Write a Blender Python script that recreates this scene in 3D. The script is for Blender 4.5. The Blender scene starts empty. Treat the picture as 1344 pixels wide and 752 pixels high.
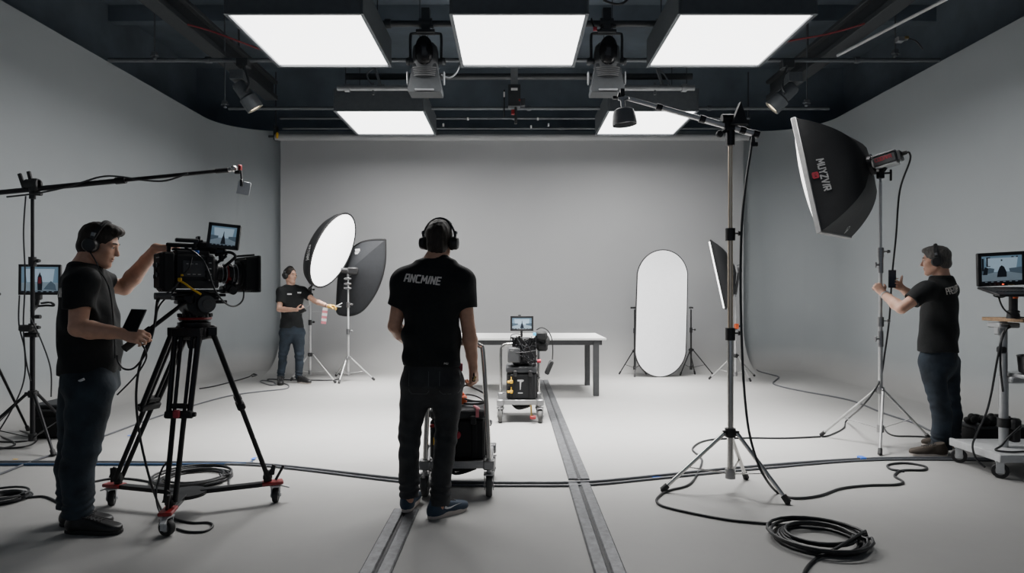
import bpy, math, random
import numpy as np
from mathutils import Vector, Matrix
from mathutils.bvhtree import BVHTree
R = math.radians
V = Vector
random.seed(7)
scene = bpy.context.scene
col = scene.collection
F, CX, HY, CAMZ = 850.0, 672.0, 386.0, 1.36        # focal length in pixels, vanishing point, eye height

def W(px, py, y):
    return V(((px - CX) / F * y, y, CAMZ - (py - HY) / F * y))
def G(px, py, z=0.0):
    y = F * (CAMZ - z) / (py - HY)
    return V(((px - CX) / F * y, y, z))

# ------------------------------------------------------------------ mesh builder
def frame_from(d, hint=None):
    d = V(d).normalized()
    h = V(hint) if hint is not None else (V((0, 0, 1)) if abs(d.z) < .9 else V((1, 0, 0)))
    s = h.cross(d)
    if s.length < 1e-6:
        s = V((1, 0, 0)).cross(d)
    s.normalize()
    u = d.cross(s)
    return s, u, d
def catmull(pts, n=6, closed=False):
    pts = [V(p) for p in pts]
    if len(pts) < 3 and not closed:
        return pts
    out = []
    m = len(pts)
    rng = range(m if closed else m - 1)
    for i in rng:
        if closed:
            p0, p1, p2, p3 = pts[(i-1) % m], pts[i], pts[(i+1) % m], pts[(i+2) % m]
        else:
            p0, p1, p2, p3 = pts[max(i-1, 0)], pts[i], pts[i+1], pts[min(i+2, m-1)]
        for k in range(n):
            t = k / n
            out.append(0.5 * ((2*p1) + (p2-p0)*t + (2*p0-5*p1+4*p2-p3)*t*t + (3*p1-p0-3*p2+p3)*t*t*t))
    if not closed:
        out.append(pts[-1])
    return out
class MB:
    def __init__(s, T=None):
        s.v, s.f, s.m, s.T, s.mi = [], [], [], T, 0
    def add(s, vs, fs):
        b = len(s.v)
        if s.T is not None:
            vs = [s.T @ V(p) for p in vs]
        s.v.extend([V(p) for p in vs])
        s.f.extend([tuple(i + b for i in q) for q in fs])
        s.m.extend([s.mi] * len(fs))
        return s
    def box(s, c, size, rot=None, bev=0.004):
        c = V(c); hx, hy, hz = [a / 2 for a in size]
        b = min(bev, hx*.45, hy*.45, hz*.45)
        vs, idx = [], {}
        for sx in (-1, 1):
            for sy in (-1, 1):
                for sz in (-1, 1):
                    for ax in range(3):
                        p = [sx*(hx-b), sy*(hy-b), sz*(hz-b)]
                        p[ax] += (sx, sy, sz)[ax] * b
                        idx[(sx, sy, sz, ax)] = len(vs)
                        vs.append(V(p))
        fs = []
        for ax in range(3):
            o = [a for a in range(3) if a != ax]
            for sg in (-1, 1):
                q = []
                for (a, d) in ((-1, -1), (1, -1), (1, 1), (-1, 1)):
                    k = [0, 0, 0]; k[ax] = sg; k[o[0]] = a; k[o[1]] = d
                    q.append(idx[(k[0], k[1], k[2], ax)])
                fs.append(tuple(q))
        for ax in range(3):
            o = [a for a in range(3) if a != ax]
            for a in (-1, 1):
                for d in (-1, 1):
                    k1 = [0, 0, 0]; k2 = [0, 0, 0]
                    k1[ax] = -1; k2[ax] = 1
                    k1[o[0]] = k2[o[0]] = a; k1[o[1]] = k2[o[1]] = d
                    fs.append((idx[(*k1, o[0])], idx[(*k2, o[0])], idx[(*k2, o[1])], idx[(*k1, o[1])]))
        for sx in (-1, 1):
            for sy in (-1, 1):
                for sz in (-1, 1):
                    fs.append(tuple(idx[(sx, sy, sz, a)] for a in range(3)))
        # orient outward
        out = []
        for q in fs:
            cc = sum((vs[i] for i in q), V()) / len(q)
            n = (vs[q[1]] - vs[q[0]]).cross(vs[q[2]] - vs[q[0]])
            out.append(q if n.dot(cc) > 0 else tuple(reversed(q)))
        if rot is not None:
            vs = [rot @ p for p in vs]
        return s.add([p + c for p in vs], out)
    def beam(s, a, b, w, h, hint=None, bev=0.002):
        a, b = V(a), V(b)
        x, y, d = frame_from(b - a, hint)
        rot = Matrix((x, y, d)).transposed()
        return s.box((a + b) / 2, (w, h, (b - a).length), rot, bev)
    def cyl(s, a, b, r1, r2=None, seg=14, cap=True):
        return s.sweep([V(a), V(b)], [r1, r1 if r2 is None else r2], seg, cap)
    def sweep(s, pts, r, seg=8, cap=True, closed=False):
        pts = [V(p) for p in pts]
        n = len(pts)
        if not isinstance(r, (list, tuple)):
            r = [r] * n
        vs, fs = [], []
        prev = None
        for i, p in enumerate(pts):
            if closed:
                d = pts[(i+1) % n] - pts[i-1]
            else:
                d = pts[min(i+1, n-1)] - pts[max(i-1, 0)]
            if d.length < 1e-9:
                d = V((0, 0, 1))
            d.normalize()
            if prev is None:
                u, w, _ = frame_from(d)
            else:
                u = prev - d * prev.dot(d)
                if u.length < 1e-6:
                    u, w, _ = frame_from(d)
                u.normalize(); w = d.cross(u)
            prev = u
            for k in range(seg):
                a = 2 * math.pi * k / seg
                vs.append(p + (u * math.cos(a) + w * math.sin(a)) * r[i])
        for i in range(n if closed else n - 1):
            j = (i + 1) % n
            for k in range(seg):
                k2 = (k + 1) % seg
                fs.append((i*seg+k, i*seg+k2, j*seg+k2, j*seg+k))
        if cap and not closed:
            fs.append(tuple(reversed(range(seg))))
            fs.append(tuple((n-1)*seg + k for k in range(seg)))
        return s.add(vs, fs)
    def tube(s, pts, r, seg=8, n=6, closed=False):
        return s.sweep(catmull(pts, n, closed), r, seg, True, closed)
    def lathe(s, prof, o, axis, seg=24, cap=True):
        o = V(o)
        u, w, d = frame_from(axis)
        vs, fs = [], []
        for (r, z) in prof:
            for k in range(seg):
                a = 2*math.pi*k/seg
                vs.append(o + d*z + (u*math.cos(a) + w*math.sin(a))*max(r, 1e-5))
        for i in range(len(prof)-1):
            for k in range(seg):
                k2 = (k+1) % seg
                fs.append((i*seg+k, i*seg+k2, (i+1)*seg+k2, (i+1)*seg+k))
        if cap:
            fs.append(tuple(reversed(range(seg))))
            fs.append(tuple((len(prof)-1)*seg+k for k in range(seg)))
        return s.add(vs, fs)
    def prism(s, poly, o, u, v, depth):
        o, u, v = V(o), V(u), V(v)
        n = u.cross(v).normalized()
        m = len(poly)
        vs = [o + u*a + v*b for a, b in poly] + [o + u*a + v*b + n*depth for a, b in poly]
        fs = [tuple(reversed(range(m))), tuple(range(m, 2*m))]
        for i in range(m):
            j = (i+1) % m
            fs.append((i, j, m+j, m+i))
        return s.add(vs, fs)
    def ball(s, c, r, rot=None, seg=16, rings=10):
        if not isinstance(r, (list, tuple)):
            r = (r, r, r)
        c = V(c)
        vs, fs = [], []
        for i in range(rings + 1):
            t = math.pi * i / rings
            for k in range(seg):
                a = 2*math.pi*k/seg
                p = V((r[0]*math.sin(t)*math.cos(a), r[1]*math.sin(t)*math.sin(a), -r[2]*math.cos(t)))
                vs.append(c + (rot @ p if rot is not None else p))
        for i in range(rings):
            for k in range(seg):
                k2 = (k+1) % seg
                fs.append((i*seg+k, i*seg+k2, (i+1)*seg+k2, (i+1)*seg+k))
        return s.add(vs, fs)
    def ribbon(s, pts, wid, w_, t_, ref):
        pts = [V(p) for p in pts]; vs = []; n = len(pts); wid = V(wid).normalized()
        for p in pts:
            o = (p - V(ref)).normalized()
            for a, b in ((-1, -.5), (-.8, .5), (.8, .5), (1, -.5)):
                vs.append(p + wid*a*w_/2 + o*b*t_)
        fs = [(0, 1, 2, 3), tuple((n-1)*4 + k for k in (3, 2, 1, 0))]
        for i in range(n-1):
            for k in range(4):
                k2 = (k+1) % 4; fs.append((i*4+k2, i*4+k, (i+1)*4+k, (i+1)*4+k2))
        return s.add(vs, fs)
    def strokes(s, string, o, u, v, height, width, thick=.17, proj=None, shear=0.0, off=.0015):
        GL = {'A': [[(0, 0), (.12, 1), (.66, 1), (.72, 0)], [(.06, .42), (.7, .42)]], 'N': [[(0, 0), (.05, 1), (.6, 0), (.68, 1)]], 'C': [[(.66, 1), (.12, 1), (0, .84), (0, .16), (.12, 0), (.66, 0)]],
              'M': [[(0, 0), (.1, 1), (.46, .32), (.84, 1), (.92, 0)]], 'I': [[(.02, 0), (.18, 1)]], 'E': [[(.62, 1), (.04, 1), (0, 0), (.6, 0)], [(.02, .5), (.54, .5)]],
              'P': [[(0, 0), (0, 1), (.6, 1), (.64, .5), (.05, .44)]], 'Z': [[(0, 1), (.66, 1), (0, 0), (.66, 0)]], 'U': [[(0, 1), (0, .12), (.1, 0), (.58, 0), (.66, .12), (.66, 1)]], 'X': [[(0, 0), (.66, 1)], [(0, 1), (.66, 0)]],
              'R': [[(0, 0), (0, 1), (.6, 1), (.64, .5), (.05, .44)], [(.3, .46), (.66, 0)]], 'V': [[(0, 1), (.34, 0), (.68, 1)]], 'Y': [[(0, 1), (.34, .5), (.68, 1)], [(.34, .5), (.34, 0)]], 'K': [[(0, 0), (0, 1)], [(.62, 1), (.04, .5), (.66, 0)]],
              'T': [[(0, 1), (.7, 1)], [(.35, 1), (.35, 0)]], 'S': [[(.64, 1), (.08, 1), (0, .55), (.6, .48), (.64, .06), (.56, 0), (0, 0)]], 'L': [[(0, 1), (0, 0), (.6, 0)]], 'O': [[(0, .1), (0, .9), (.1, 1), (.56, 1), (.66, .9), (.66, .1), (.56, 0), (.1, 0), (0, .1)]], 'D': [[(0, 0), (0, 1), (.5, 1), (.66, .8), (.66, .2), (.5, 0), (0, 0)]], ' ': []}
        adv = 0; segs = []
        for ch in string:
            g = GL[ch]; wmax = max([p[0] for st in g for p in st], default=.4)
            for st in g:
                for p, q in zip(st[:-1], st[1:]): segs.append((p[0] + adv, p[1], q[0] + adv, q[1]))
            adv += wmax + .30
        adv -= .30
        kx, ky = width/adv, height
        u, v, o = V(u).normalized(), V(v).normalized(), V(o); n = u.cross(v).normalized()
        def put(a, b):
            p = o + u*((a - adv/2)*kx + shear*(b - .5)*ky) + v*((b - .5)*ky)
            if proj:
                h = proj[0].ray_cast(p + n*.3, -n, .8)
                return (h[0] if h[0] is not None else p) + n*proj[1]
            return p + n*off
        T = s.T; s.T = None if proj else T
        th = thick*ky/2
        for (x0, y0, x1, y1) in segs:
            dx, dy = (x1 - x0)*kx, (y1 - y0)*ky; L = math.hypot(dx, dy); dx /= L; dy /= L
            ex = th*.7
            m = max(1, int(L/.03)); rows = []
            for i in range(m + 1):
                t = -ex + (L + 2*ex)*i/m
                cx, cy = x0*kx + dx*t, y0*ky + dy*t
                rows.append([put((cx - dy*th)/kx, (cy + dx*th)/ky), put((cx + dy*th)/kx, (cy - dx*th)/ky)])
            s.grid([list(reversed(r)) for r in rows])
        s.T = T
        return s
    def ring(s, c, axis, R_, r, seg=28, rs=8):
        u, w, d = frame_from(axis)
        return s.sweep([V(c) + (u*math.cos(2*math.pi*k/seg) + w*math.sin(2*math.pi*k/seg))*R_ for k in range(seg)], r, rs, False, True)
    def grid(s, rows):
        m = len(rows[0])
        fs = []
        for i in range(len(rows)-1):
            for k in range(m-1):
                fs.append((i*m+k, i*m+k+1, (i+1)*m+k+1, (i+1)*m+k))
        return s.add([p for r in rows for p in r], fs)
    def text(s, string, o, u, v, height, center=True, bold=0.0, shear=0.0, width=None, thick=.0006, proj=None, stretch=1.0):
        cu = bpy.data.curves.new('lettering', 'FONT')
        cu.body = string; cu.size = 1; cu.offset = bold; cu.shear = shear; cu.extrude = 0; cu.resolution_u = 3
        ob = bpy.data.objects.new('lettering', cu); col.objects.link(ob)
        dg = bpy.context.evaluated_depsgraph_get()
        me = ob.evaluated_get(dg).to_mesh()
        vs = [V(p.co) for p in me.vertices]; fs = [tuple(p.vertices) for p in me.polygons]
        ob.evaluated_get(dg).to_mesh_clear()
        bpy.data.objects.remove(ob); bpy.data.curves.remove(cu)
        if not vs: return s
        x0, x1 = min(p.x for p in vs), max(p.x for p in vs)
        y0, y1 = min(p.y for p in vs), max(p.y for p in vs)
        k = height / .72
        kx = k * stretch if width is None else width / (x1 - x0)
        u, v, o = V(u).normalized(), V(v).normalized(), V(o)
        n = u.cross(v).normalized()
        pts = []
        for p in vs:
            a = (p.x - ((x0+x1)/2 if center else x0)) * kx
            b = (p.y - .36) * k
            pts.append(o + u*a + v*b)
        if proj is not None:
            bvh, off = proj
            q2 = []
            for p in pts:
                hit = bvh.ray_cast(p + n*.3, -n, .8)
                q2.append(hit[0] + n*off if hit[0] is not None else p)
            pts = q2
        else:
            pts = [p + n*thick for p in pts]
        T = s.T; s.T = None if proj is not None else T
        s.add(pts, fs); s.T = T
        return s

SMOOTH = R(38)
def mesh_from(name, mb, mats, shift):
    me = bpy.data.meshes.new(name)
    me.from_pydata([tuple(p - shift) for p in mb.v], [], mb.f)
    me.update()
    for mt in (mats if isinstance(mats, (list, tuple)) else [mats]):
        me.materials.append(mt)
    if len(me.polygons):
        me.polygons.foreach_set('use_smooth', [True]*len(me.polygons))
        if any(mb.m):
            me.polygons.foreach_set('material_index', mb.m)
        me.set_sharp_from_angle(angle=SMOOTH)
    return me
def rootloc(o):
    p = V()
    while o is not None:
        p += o.location; o = o.parent
    return p
def part(name, mb, mats, parent, label=None):
    o = bpy.data.objects.new(name, mesh_from(name, mb, mats, rootloc(parent)))
    col.objects.link(o); o.parent = parent
    if label: o['label'] = label
    return o
def tag(o, label=None, cat=None, group=None, kind=None):
    if label: o['label'] = label
    if cat: o['category'] = cat
    if group: o['group'] = group
    if kind: o['kind'] = kind
    return o
def thing(name, loc, label, cat, group=None):
    o = bpy.data.objects.new(name, None); col.objects.link(o)
    o.empty_display_size = .05; o.location = V(loc)
    return tag(o, label, cat, group)
def solo(name, mb, mats, label, cat, group=None):
    lo = [min(p[i] for p in mb.v) for i in range(3)]; hi = [max(p[i] for p in mb.v) for i in range(3)]
    b = V(((lo[0]+hi[0])/2, (lo[1]+hi[1])/2, lo[2]))
    o = bpy.data.objects.new(name, mesh_from(name, mb, mats, b)); col.objects.link(o)
    o.location = b
    return tag(o, label, cat, group)
def struct(name, mb, mats, parent=None):
    if parent is not None:
        return part(name, mb, mats, parent)
    o = bpy.data.objects.new(name, mesh_from(name, mb, mats, V())); col.objects.link(o)
    o['kind'] = 'structure'
    return o
def dup(root, delta, label=None):
    r = root.copy(); col.objects.link(r); r.location = root.location + V(delta)
    if label: r['label'] = label
    for ch in list(root.children):
        c = ch.copy(); col.objects.link(c); c.parent = r
        for g in list(ch.children):
            d = g.copy(); col.objects.link(d); d.parent = c
    return r

# ------------------------------------------------------------------ materials
def mat(name, c, rough=.5, metal=0.0, var=.08, vscale=18, bump=0.0, bscale=120, emit=0.0, ecol=None, spec=.5, coat=0.0, sss=0.0, sheen=0.0, stretch=None):
    m = bpy.data.materials.new(name); m.use_nodes = True
    nt = m.node_tree; N = nt.nodes; L = nt.links
    b = N['Principled BSDF']
    b.inputs['Roughness'].default_value = rough
    b.inputs['Metallic'].default_value = metal
    b.inputs['Specular IOR Level'].default_value = spec
    b.inputs['Coat Weight'].default_value = coat
    b.inputs['Sheen Weight'].default_value = sheen
    if sss:
        b.inputs['Subsurface Weight'].default_value = sss
        b.inputs['Subsurface Radius'].default_value = (.012, .005, .003)
        b.inputs['Subsurface Scale'].default_value = 1.0
    tc = N.new('ShaderNodeTexCoord')
    src = tc.outputs['Object']
    if stretch:
        mp = N.new('ShaderNodeMapping'); mp.inputs['Scale'].default_value = stretch
        L.new(src, mp.inputs['Vector']); src = mp.outputs['Vector']
    no = N.new('ShaderNodeTexNoise'); no.inputs['Scale'].default_value = vscale; no.inputs['Detail'].default_value = 4
    L.new(src, no.inputs['Vector'])
    rp = N.new('ShaderNodeValToRGB')
    rp.color_ramp.elements[0].position = .3; rp.color_ramp.elements[1].position = .7
    rp.color_ramp.elements[0].color = (*[x*(1-var) for x in c], 1)
    rp.color_ramp.elements[1].color = (*[min(1, x*(1+var)) for x in c], 1)
    L.new(no.outputs['Fac'], rp.inputs['Fac'])
    L.new(rp.outputs['Color'], b.inputs['Base Color'])
    if bump:
        n2 = N.new('ShaderNodeTexNoise'); n2.inputs['Scale'].default_value = bscale; n2.inputs['Detail'].default_value = 3
        L.new(src, n2.inputs['Vector'])
        bp = N.new('ShaderNodeBump'); bp.inputs['Strength'].default_value = bump; bp.inputs['Distance'].default_value = .01
        L.new(n2.outputs['Fac'], bp.inputs['Height']); L.new(bp.outputs['Normal'], b.inputs['Normal'])
    if emit:
        b.inputs['Emission Color'].default_value = (*(ecol or c), 1)
        b.inputs['Emission Strength'].default_value = emit
    return m
M = dict(
    black=mat('black_plastic', (.012, .012, .013), .45),
    matte=mat('matte_black', (.010, .0105, .011), .75, bump=.1),
    gloss=mat('gloss_black', (.008, .008, .009), .18),
    blackmetal=mat('black_metal', (.02, .02, .022), .38, .6),
    rig=mat('rigging_black', (.04, .044, .048), .55, .2),
    rigmid=mat('rigging_dark_grey', (.10, .11, .12), .5, .3),
    riggrey=mat('rigging_grey', (.22, .23, .24), .45, .3),
    void=mat('ceiling_black', (.125, .152, .182), .8, var=.2, vscale=1.5),
    rubber=mat('rubber', (.016, .016, .017), .6, bump=.1),
    tyre=mat('grey_tyre', (.07, .07, .068), .7),
    cable=mat('cable_black', (.014, .015, .017), .42),
    cablegrey=mat('cable_grey', (.085, .09, .10), .5),
    cableblue=mat('cable_blue', (.015, .05, .12), .45),
    cablered=mat('cable_red', (.16, .012, .018), .5),
    chrome=mat('chrome_tube', (.58, .57, .55), .22, 1.0, var=.04),
    silver=mat('silver_tube', (.50, .50, .50), .35, .45),
    bronze=mat('champagne_tube', (.62, .52, .41), .28, 1.0, var=.05),
    steel=mat('brushed_steel', (.33, .33, .335), .36, 1.0, var=.1, stretch=(1, 1, 12)),
    alu=mat('painted_aluminium', (.42, .43, .44), .42, .55),
    lightgrey=mat('light_grey_paint', (.50, .51, .52), .45),
    midgrey=mat('mid_grey_paint', (.065, .067, .07), .55, spec=.3),
    lampgrey=mat('lamp_grey', (.15, .152, .156), .55),
    darkgrey=mat('dark_grey_paint', (.06, .062, .065), .5),
    rail=mat('galvanised_rail', (.12, .123, .13), .5, .6, var=.35, vscale=30, bump=.06, bscale=60),
    raildark=mat('rail_groove', (.03, .031, .033), .6, .3, var=.3, vscale=40),
    case=mat('case_black', (.012, .0125, .0135), .6, bump=.12, bscale=300, spec=.25),
    casegrey=mat('case_grey', (.035, .037, .040), .6, bump=.12, bscale=300, spec=.3),
    boxfab=mat('softbox_fabric', (.013, .0135, .015), .55, bump=.25, bscale=9),
    boxfab2=mat('softbox_fabric_grey', (.024, .026, .030), .8, bump=.2, bscale=9),
    greytrim=mat('grey_webbing', (.30, .30, .30), .6),
    whitefab=mat('reflector_white', (.80, .81, .83), .55, var=.02),
    white=mat('white_ink', (.75, .75, .75), .5),
    greyink=mat('grey_ink', (.40, .40, .40), .55),
    shirtink=mat('shirt_print', (.78, .74, .69), .7),
    tabletop=mat('table_white', (.78, .78, .77), .35, var=.02),
    wood=mat('oak_board', (.36, .23, .13), .5, var=.25, vscale=6, stretch=(1, 12, 12)),
    red=mat('red_anodised', (.25, .014, .016), .4),
    redink=mat('red_ink', (.38, .03, .05), .55),
    pink=mat('pink_tape', (.70, .22, .26), .6),
    orange=mat('orange_plastic', (.75, .12, .03), .45),
    yellow=mat('yellow_plastic', (.72, .42, .02), .45),
    blue=mat('blue_tape', (.02, .12, .55), .5),
    cyan=mat('cyan_lamp', (.05, .45, .75), .4, emit=.7, ecol=(.05, .55, .9)),
    redlamp=mat('red_lamp', (.8, .03, .01), .4, emit=2.0, ecol=(1, .06, .01)),
    gold=mat('brass', (.55, .38, .15), .35, 1.0),
    glass=mat('lens_glass', (.01, .012, .02), .06, coat=1.0),
    lens_ring=mat('lens_marks', (.35, .35, .35), .4),
    tyrehub=mat('hub_grey', (.25, .25, .25), .4, .5),
    screenback=mat('screen_image', (.15, .24, .33), .3, emit=.32, ecol=(.22, .36, .48), var=.05, vscale=5),
    screenlight=mat('screen_light', (.3, .4, .5), .3, emit=.48, ecol=(.40, .53, .64), var=.05),
    screenfloor=mat('screen_floor', (.25, .33, .4), .3, emit=.24, ecol=(.34, .44, .52), var=.1),
    screendark=mat('screen_dark', (.015, .02, .03), .3, emit=.02, ecol=(.1, .15, .25)),
    screenmid=mat('screen_mid', (.06, .09, .12), .3, emit=.18, ecol=(.2, .3, .4)),
    panel=mat('panel_diffuser', (.9, .9, .9), .6, var=0.0, emit=5, ecol=(1, .992, .98)),
    softlit=mat('softbox_diffuser', (.9, .9, .9), .6, var=0.0, emit=3.2, ecol=(1, .99, .98)),
    stripLit=mat('strip_diffuser', (.9, .9, .9), .6, var=0.0, emit=3.0, ecol=(1, .99, .98)),
    sliverLit=mat('large_box_diffuser', (.9, .9, .9), .6, var=0.0, emit=1.6, ecol=(1, .98, .95)),
    warm=mat('spot_lens', (.9, .8, .6), .3, var=0.0, emit=2.2, ecol=(1, .80, .50)),
)
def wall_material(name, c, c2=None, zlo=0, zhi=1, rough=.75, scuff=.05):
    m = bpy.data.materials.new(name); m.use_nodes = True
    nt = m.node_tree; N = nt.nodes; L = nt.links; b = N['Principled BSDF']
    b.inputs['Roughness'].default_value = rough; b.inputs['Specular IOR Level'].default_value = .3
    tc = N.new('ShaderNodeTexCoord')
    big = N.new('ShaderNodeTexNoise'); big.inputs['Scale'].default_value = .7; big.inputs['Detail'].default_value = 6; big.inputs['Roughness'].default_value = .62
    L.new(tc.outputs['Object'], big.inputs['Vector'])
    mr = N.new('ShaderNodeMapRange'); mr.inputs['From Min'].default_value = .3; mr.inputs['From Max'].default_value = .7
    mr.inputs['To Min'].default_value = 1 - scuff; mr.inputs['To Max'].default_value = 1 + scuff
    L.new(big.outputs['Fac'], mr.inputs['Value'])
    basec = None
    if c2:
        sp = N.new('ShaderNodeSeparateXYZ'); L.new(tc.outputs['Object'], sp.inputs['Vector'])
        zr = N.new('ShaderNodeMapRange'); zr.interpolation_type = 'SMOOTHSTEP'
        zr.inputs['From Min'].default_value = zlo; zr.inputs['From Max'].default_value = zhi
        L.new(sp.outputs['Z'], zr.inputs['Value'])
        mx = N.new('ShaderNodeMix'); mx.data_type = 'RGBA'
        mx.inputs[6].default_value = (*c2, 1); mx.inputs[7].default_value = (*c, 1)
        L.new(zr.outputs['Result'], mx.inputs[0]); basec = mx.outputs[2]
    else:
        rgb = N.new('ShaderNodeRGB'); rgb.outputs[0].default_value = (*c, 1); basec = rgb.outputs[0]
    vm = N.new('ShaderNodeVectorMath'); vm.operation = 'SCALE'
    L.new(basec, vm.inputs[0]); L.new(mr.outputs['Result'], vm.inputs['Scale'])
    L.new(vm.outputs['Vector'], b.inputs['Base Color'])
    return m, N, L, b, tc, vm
WALLC = (.318, .342, .353)
FLOORC = (.311, .308, .301)
M['wall'] = wall_material('cyclorama_paint', WALLC, FLOORC, .0, .55, rough=.6, scuff=.025)[0]
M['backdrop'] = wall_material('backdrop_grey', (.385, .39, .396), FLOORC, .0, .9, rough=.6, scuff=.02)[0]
fm, N, L, b, tc, vm = wall_material('studio_floor_paint', FLOORC, rough=.42, scuff=.045)
# fine scuffs and dirt flecks on the painted floor
fn = N.new('ShaderNodeTexNoise'); fn.inputs['Scale'].default_value = 9; fn.inputs['Detail'].default_value = 8; fn.inputs['Roughness'].default_value = .7
L.new(tc.outputs['Object'], fn.inputs['Vector'])
fr = N.new('ShaderNodeMapRange'); fr.inputs['From Min'].default_value = .66; fr.inputs['From Max'].default_value = .78
fr.inputs['To Min'].default_value = 1.0; fr.inputs['To Max'].default_value = .82
L.new(fn.outputs['Fac'], fr.inputs['Value'])
vm2 = N.new('ShaderNodeVectorMath'); vm2.operation = 'SCALE'
L.new(vm.outputs['Vector'], vm2.inputs[0]); L.new(fr.outputs['Result'], vm2.inputs['Scale'])
L.new(vm2.outputs['Vector'], b.inputs['Base Color'])
rr = N.new('ShaderNodeMapRange'); rr.inputs['To Min'].default_value = .46; rr.inputs['To Max'].default_value = .62
L.new(fn.outputs['Fac'], rr.inputs['Value']); L.new(rr.outputs['Result'], b.inputs['Roughness'])
M['floor'] = fm

# ------------------------------------------------------------------ camera, world
cd = bpy.data.cameras.new('camera'); cam = bpy.data.objects.new('camera', cd); col.objects.link(cam)
cam.location = (0, 0, CAMZ); cam.rotation_euler = (R(90), 0, 0)
cd.sensor_width = 36; cd.lens = F / 1344 * 36; cd.shift_y = (HY - 376) / 1344; cd.clip_start = .05
scene.camera = cam
w = bpy.data.worlds.new('studio_dark'); scene.world = w; w.use_nodes = True
w.node_tree.nodes['Background'].inputs['Color'].default_value = (.75, .85, 1, 1)
w.node_tree.nodes['Background'].inputs['Strength'].default_value = .24
scene.view_settings.view_transform = 'AgX'
scene.view_settings.look = 'AgX - Base Contrast'
scene.view_settings.exposure = 0.0

# ------------------------------------------------------------------ room shell
XL, XR, YB, WZ, RC, CV = -5.21, 5.52, 11.9, 4.356, .95, .45
mb = MB(); mb.grid([[V((x, y, 0)) for x in np.linspace(-5.6, 5.9, 12)] for y in np.linspace(-3, 12, 16)]); mb.f = [tuple(q) for q in mb.f]
struct('floor', mb, M['floor'])
def plan_left():
    pts = [(V((XL, y, 0)), V((1, 0, 0))) for y in np.linspace(-3, YB - RC, 8)]
    for k in range(1, 9):
        a = k / 16 * math.pi
        n = V((math.cos(a), -math.sin(a), 0))
        pts.append((V((XL + RC, YB - RC, 0)) - n * RC, n))
    return pts
def plan_back():
    pts = []
    for k in range(8, 17):
        a = k / 16 * math.pi / 1
        a = math.pi/4 + (k-8)/8*math.pi/4
        n = V((math.cos(a), -math.sin(a), 0)); pts.append((V((XL + RC, YB - RC, 0)) - n*RC, n))
    for x in np.linspace(XL + RC, XR - RC, 9)[1:-1]:
        pts.append((V((x, YB, 0)), V((0, -1, 0))))
    for k in range(0, 9):
        a = math.pi/2 + k/8*math.pi/4
        n = V((math.cos(a), -math.sin(a), 0)); pts.append((V((XR - RC, YB - RC, 0)) - n*RC, n))
    return pts
def plan_right():
    pts = []
    for k in range(0, 9):
        a = math.pi*3/4 + k/8*math.pi/4
        n = V((math.cos(a), -math.sin(a), 0)); pts.append((V((XR - RC, YB - RC, 0)) - n*RC, n))
    for y in np.linspace(YB - RC, -3, 8)[1:]:
        pts.append((V((XR, y, 0)), V((-1, 0, 0))))
    return pts
def plan_left2():
    pts = [(V((XL, y, 0)), V((1, 0, 0))) for y in np.linspace(-3, YB - RC, 8)]
    for k in range(1, 9):
        a = k/8*math.pi/4
        n = V((math.cos(a), -math.sin(a), 0)); pts.append((V((XL + RC, YB - RC, 0)) - n*RC, n))
    return pts
def cyc(plan):
    prof = [(0, WZ), (0, 3), (0, 1.5), (0, CV)] + [(CV*(1-math.cos(a)), CV*(1-math.sin(a))) for a in np.linspace(0, math.pi/2, 18)[1:]]
    mb = MB()
    rows = [[p + n*o + V((0, 0, z + .0005)) for (o, z) in prof] for p, n in plan]
    mb.grid(rows)
    top = [[p + V((0, 0, WZ)), p - n*.06 + V((0, 0, WZ))] for p, n in plan]
    mb.grid(top)
    return mb
struct('wall_left', cyc(plan_left2()), M['wall'])
struct('wall_back', cyc(plan_back()), M['wall'])
struct('wall_right', cyc(plan_right()), M['wall'])
# the black outer shell of the hall above the painted walls
CZ = 5.7
mb = MB(); mb.box((0.15, 4.6, CZ + .1), (15, 17, .2))
for y in (2.2, 4.2, 6.2, 8.0, 9.8):
    mb.box((0.15, y, CZ - .12), (14, .16, .24))
struct('ceiling', mb, M['void'])
mb = MB(); mb.box((XL - .9, 4.6, 3.2), (.1, 17, 6)); struct('trim_1', mb, M['void'])
mb = MB(); mb.box((XR + .9, 4.6, 3.2), (.1, 17, 6)); struct('trim_2', mb, M['void'])
mb = MB(); mb.box((.15, YB + .6, 3.2), (13.2, .1, 6)); struct('trim_3', mb, M['void'])

# seamless backdrop hung on a roller in front of the back wall
YD, XD = 11.75, 4.20
RCV = .80
prof = [(YD, z) for z in (4.235, 3.2, 2.2, 1.4, RCV)] + [(YD - RCV*(1-math.cos(a)), RCV*(1-math.sin(a)) + .0008) for a in np.linspace(0, math.pi/2, 12)[1:]] + [(YD - RCV - .12, .0008)]
bd = thing('seamless_backdrop', (0, YD, 0), 'wide grey seamless backdrop hung across the back and sweeping onto the floor', 'backdrop')
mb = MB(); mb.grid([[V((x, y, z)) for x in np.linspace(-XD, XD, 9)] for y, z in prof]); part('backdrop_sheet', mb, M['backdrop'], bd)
mb = MB(); mb.cyl((-XD - .08, YD - .03, 4.20), (XD + .08, YD - .03, 4.20), .06, seg=20); part('roller_tube', mb, M['backdrop'], bd)
for sx in (-1, 1):
    mb = MB(); x = sx*(XD + .10)
    mb.box((x, YD + .04, 4.29), (.05, .12, .26)); mb.cyl((x, YD + .04, 4.4), (x, YD + .04, 5.4), .012)
    mb.ball((x - .04*sx, YD - .02, 4.22), .06); mb.cyl((x - .1, YD - .04, 4.21), (x + .1, YD - .04, 4.21), .02)
    h = part('roller_hanger', mb, M['rig'], bd)
    if sx < 0:
        mb = MB(); mb.ball((x + .07, YD - .08, 4.22), (.03, .03, .06)); part('chain_guard', mb, M['yellow'], h)
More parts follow.
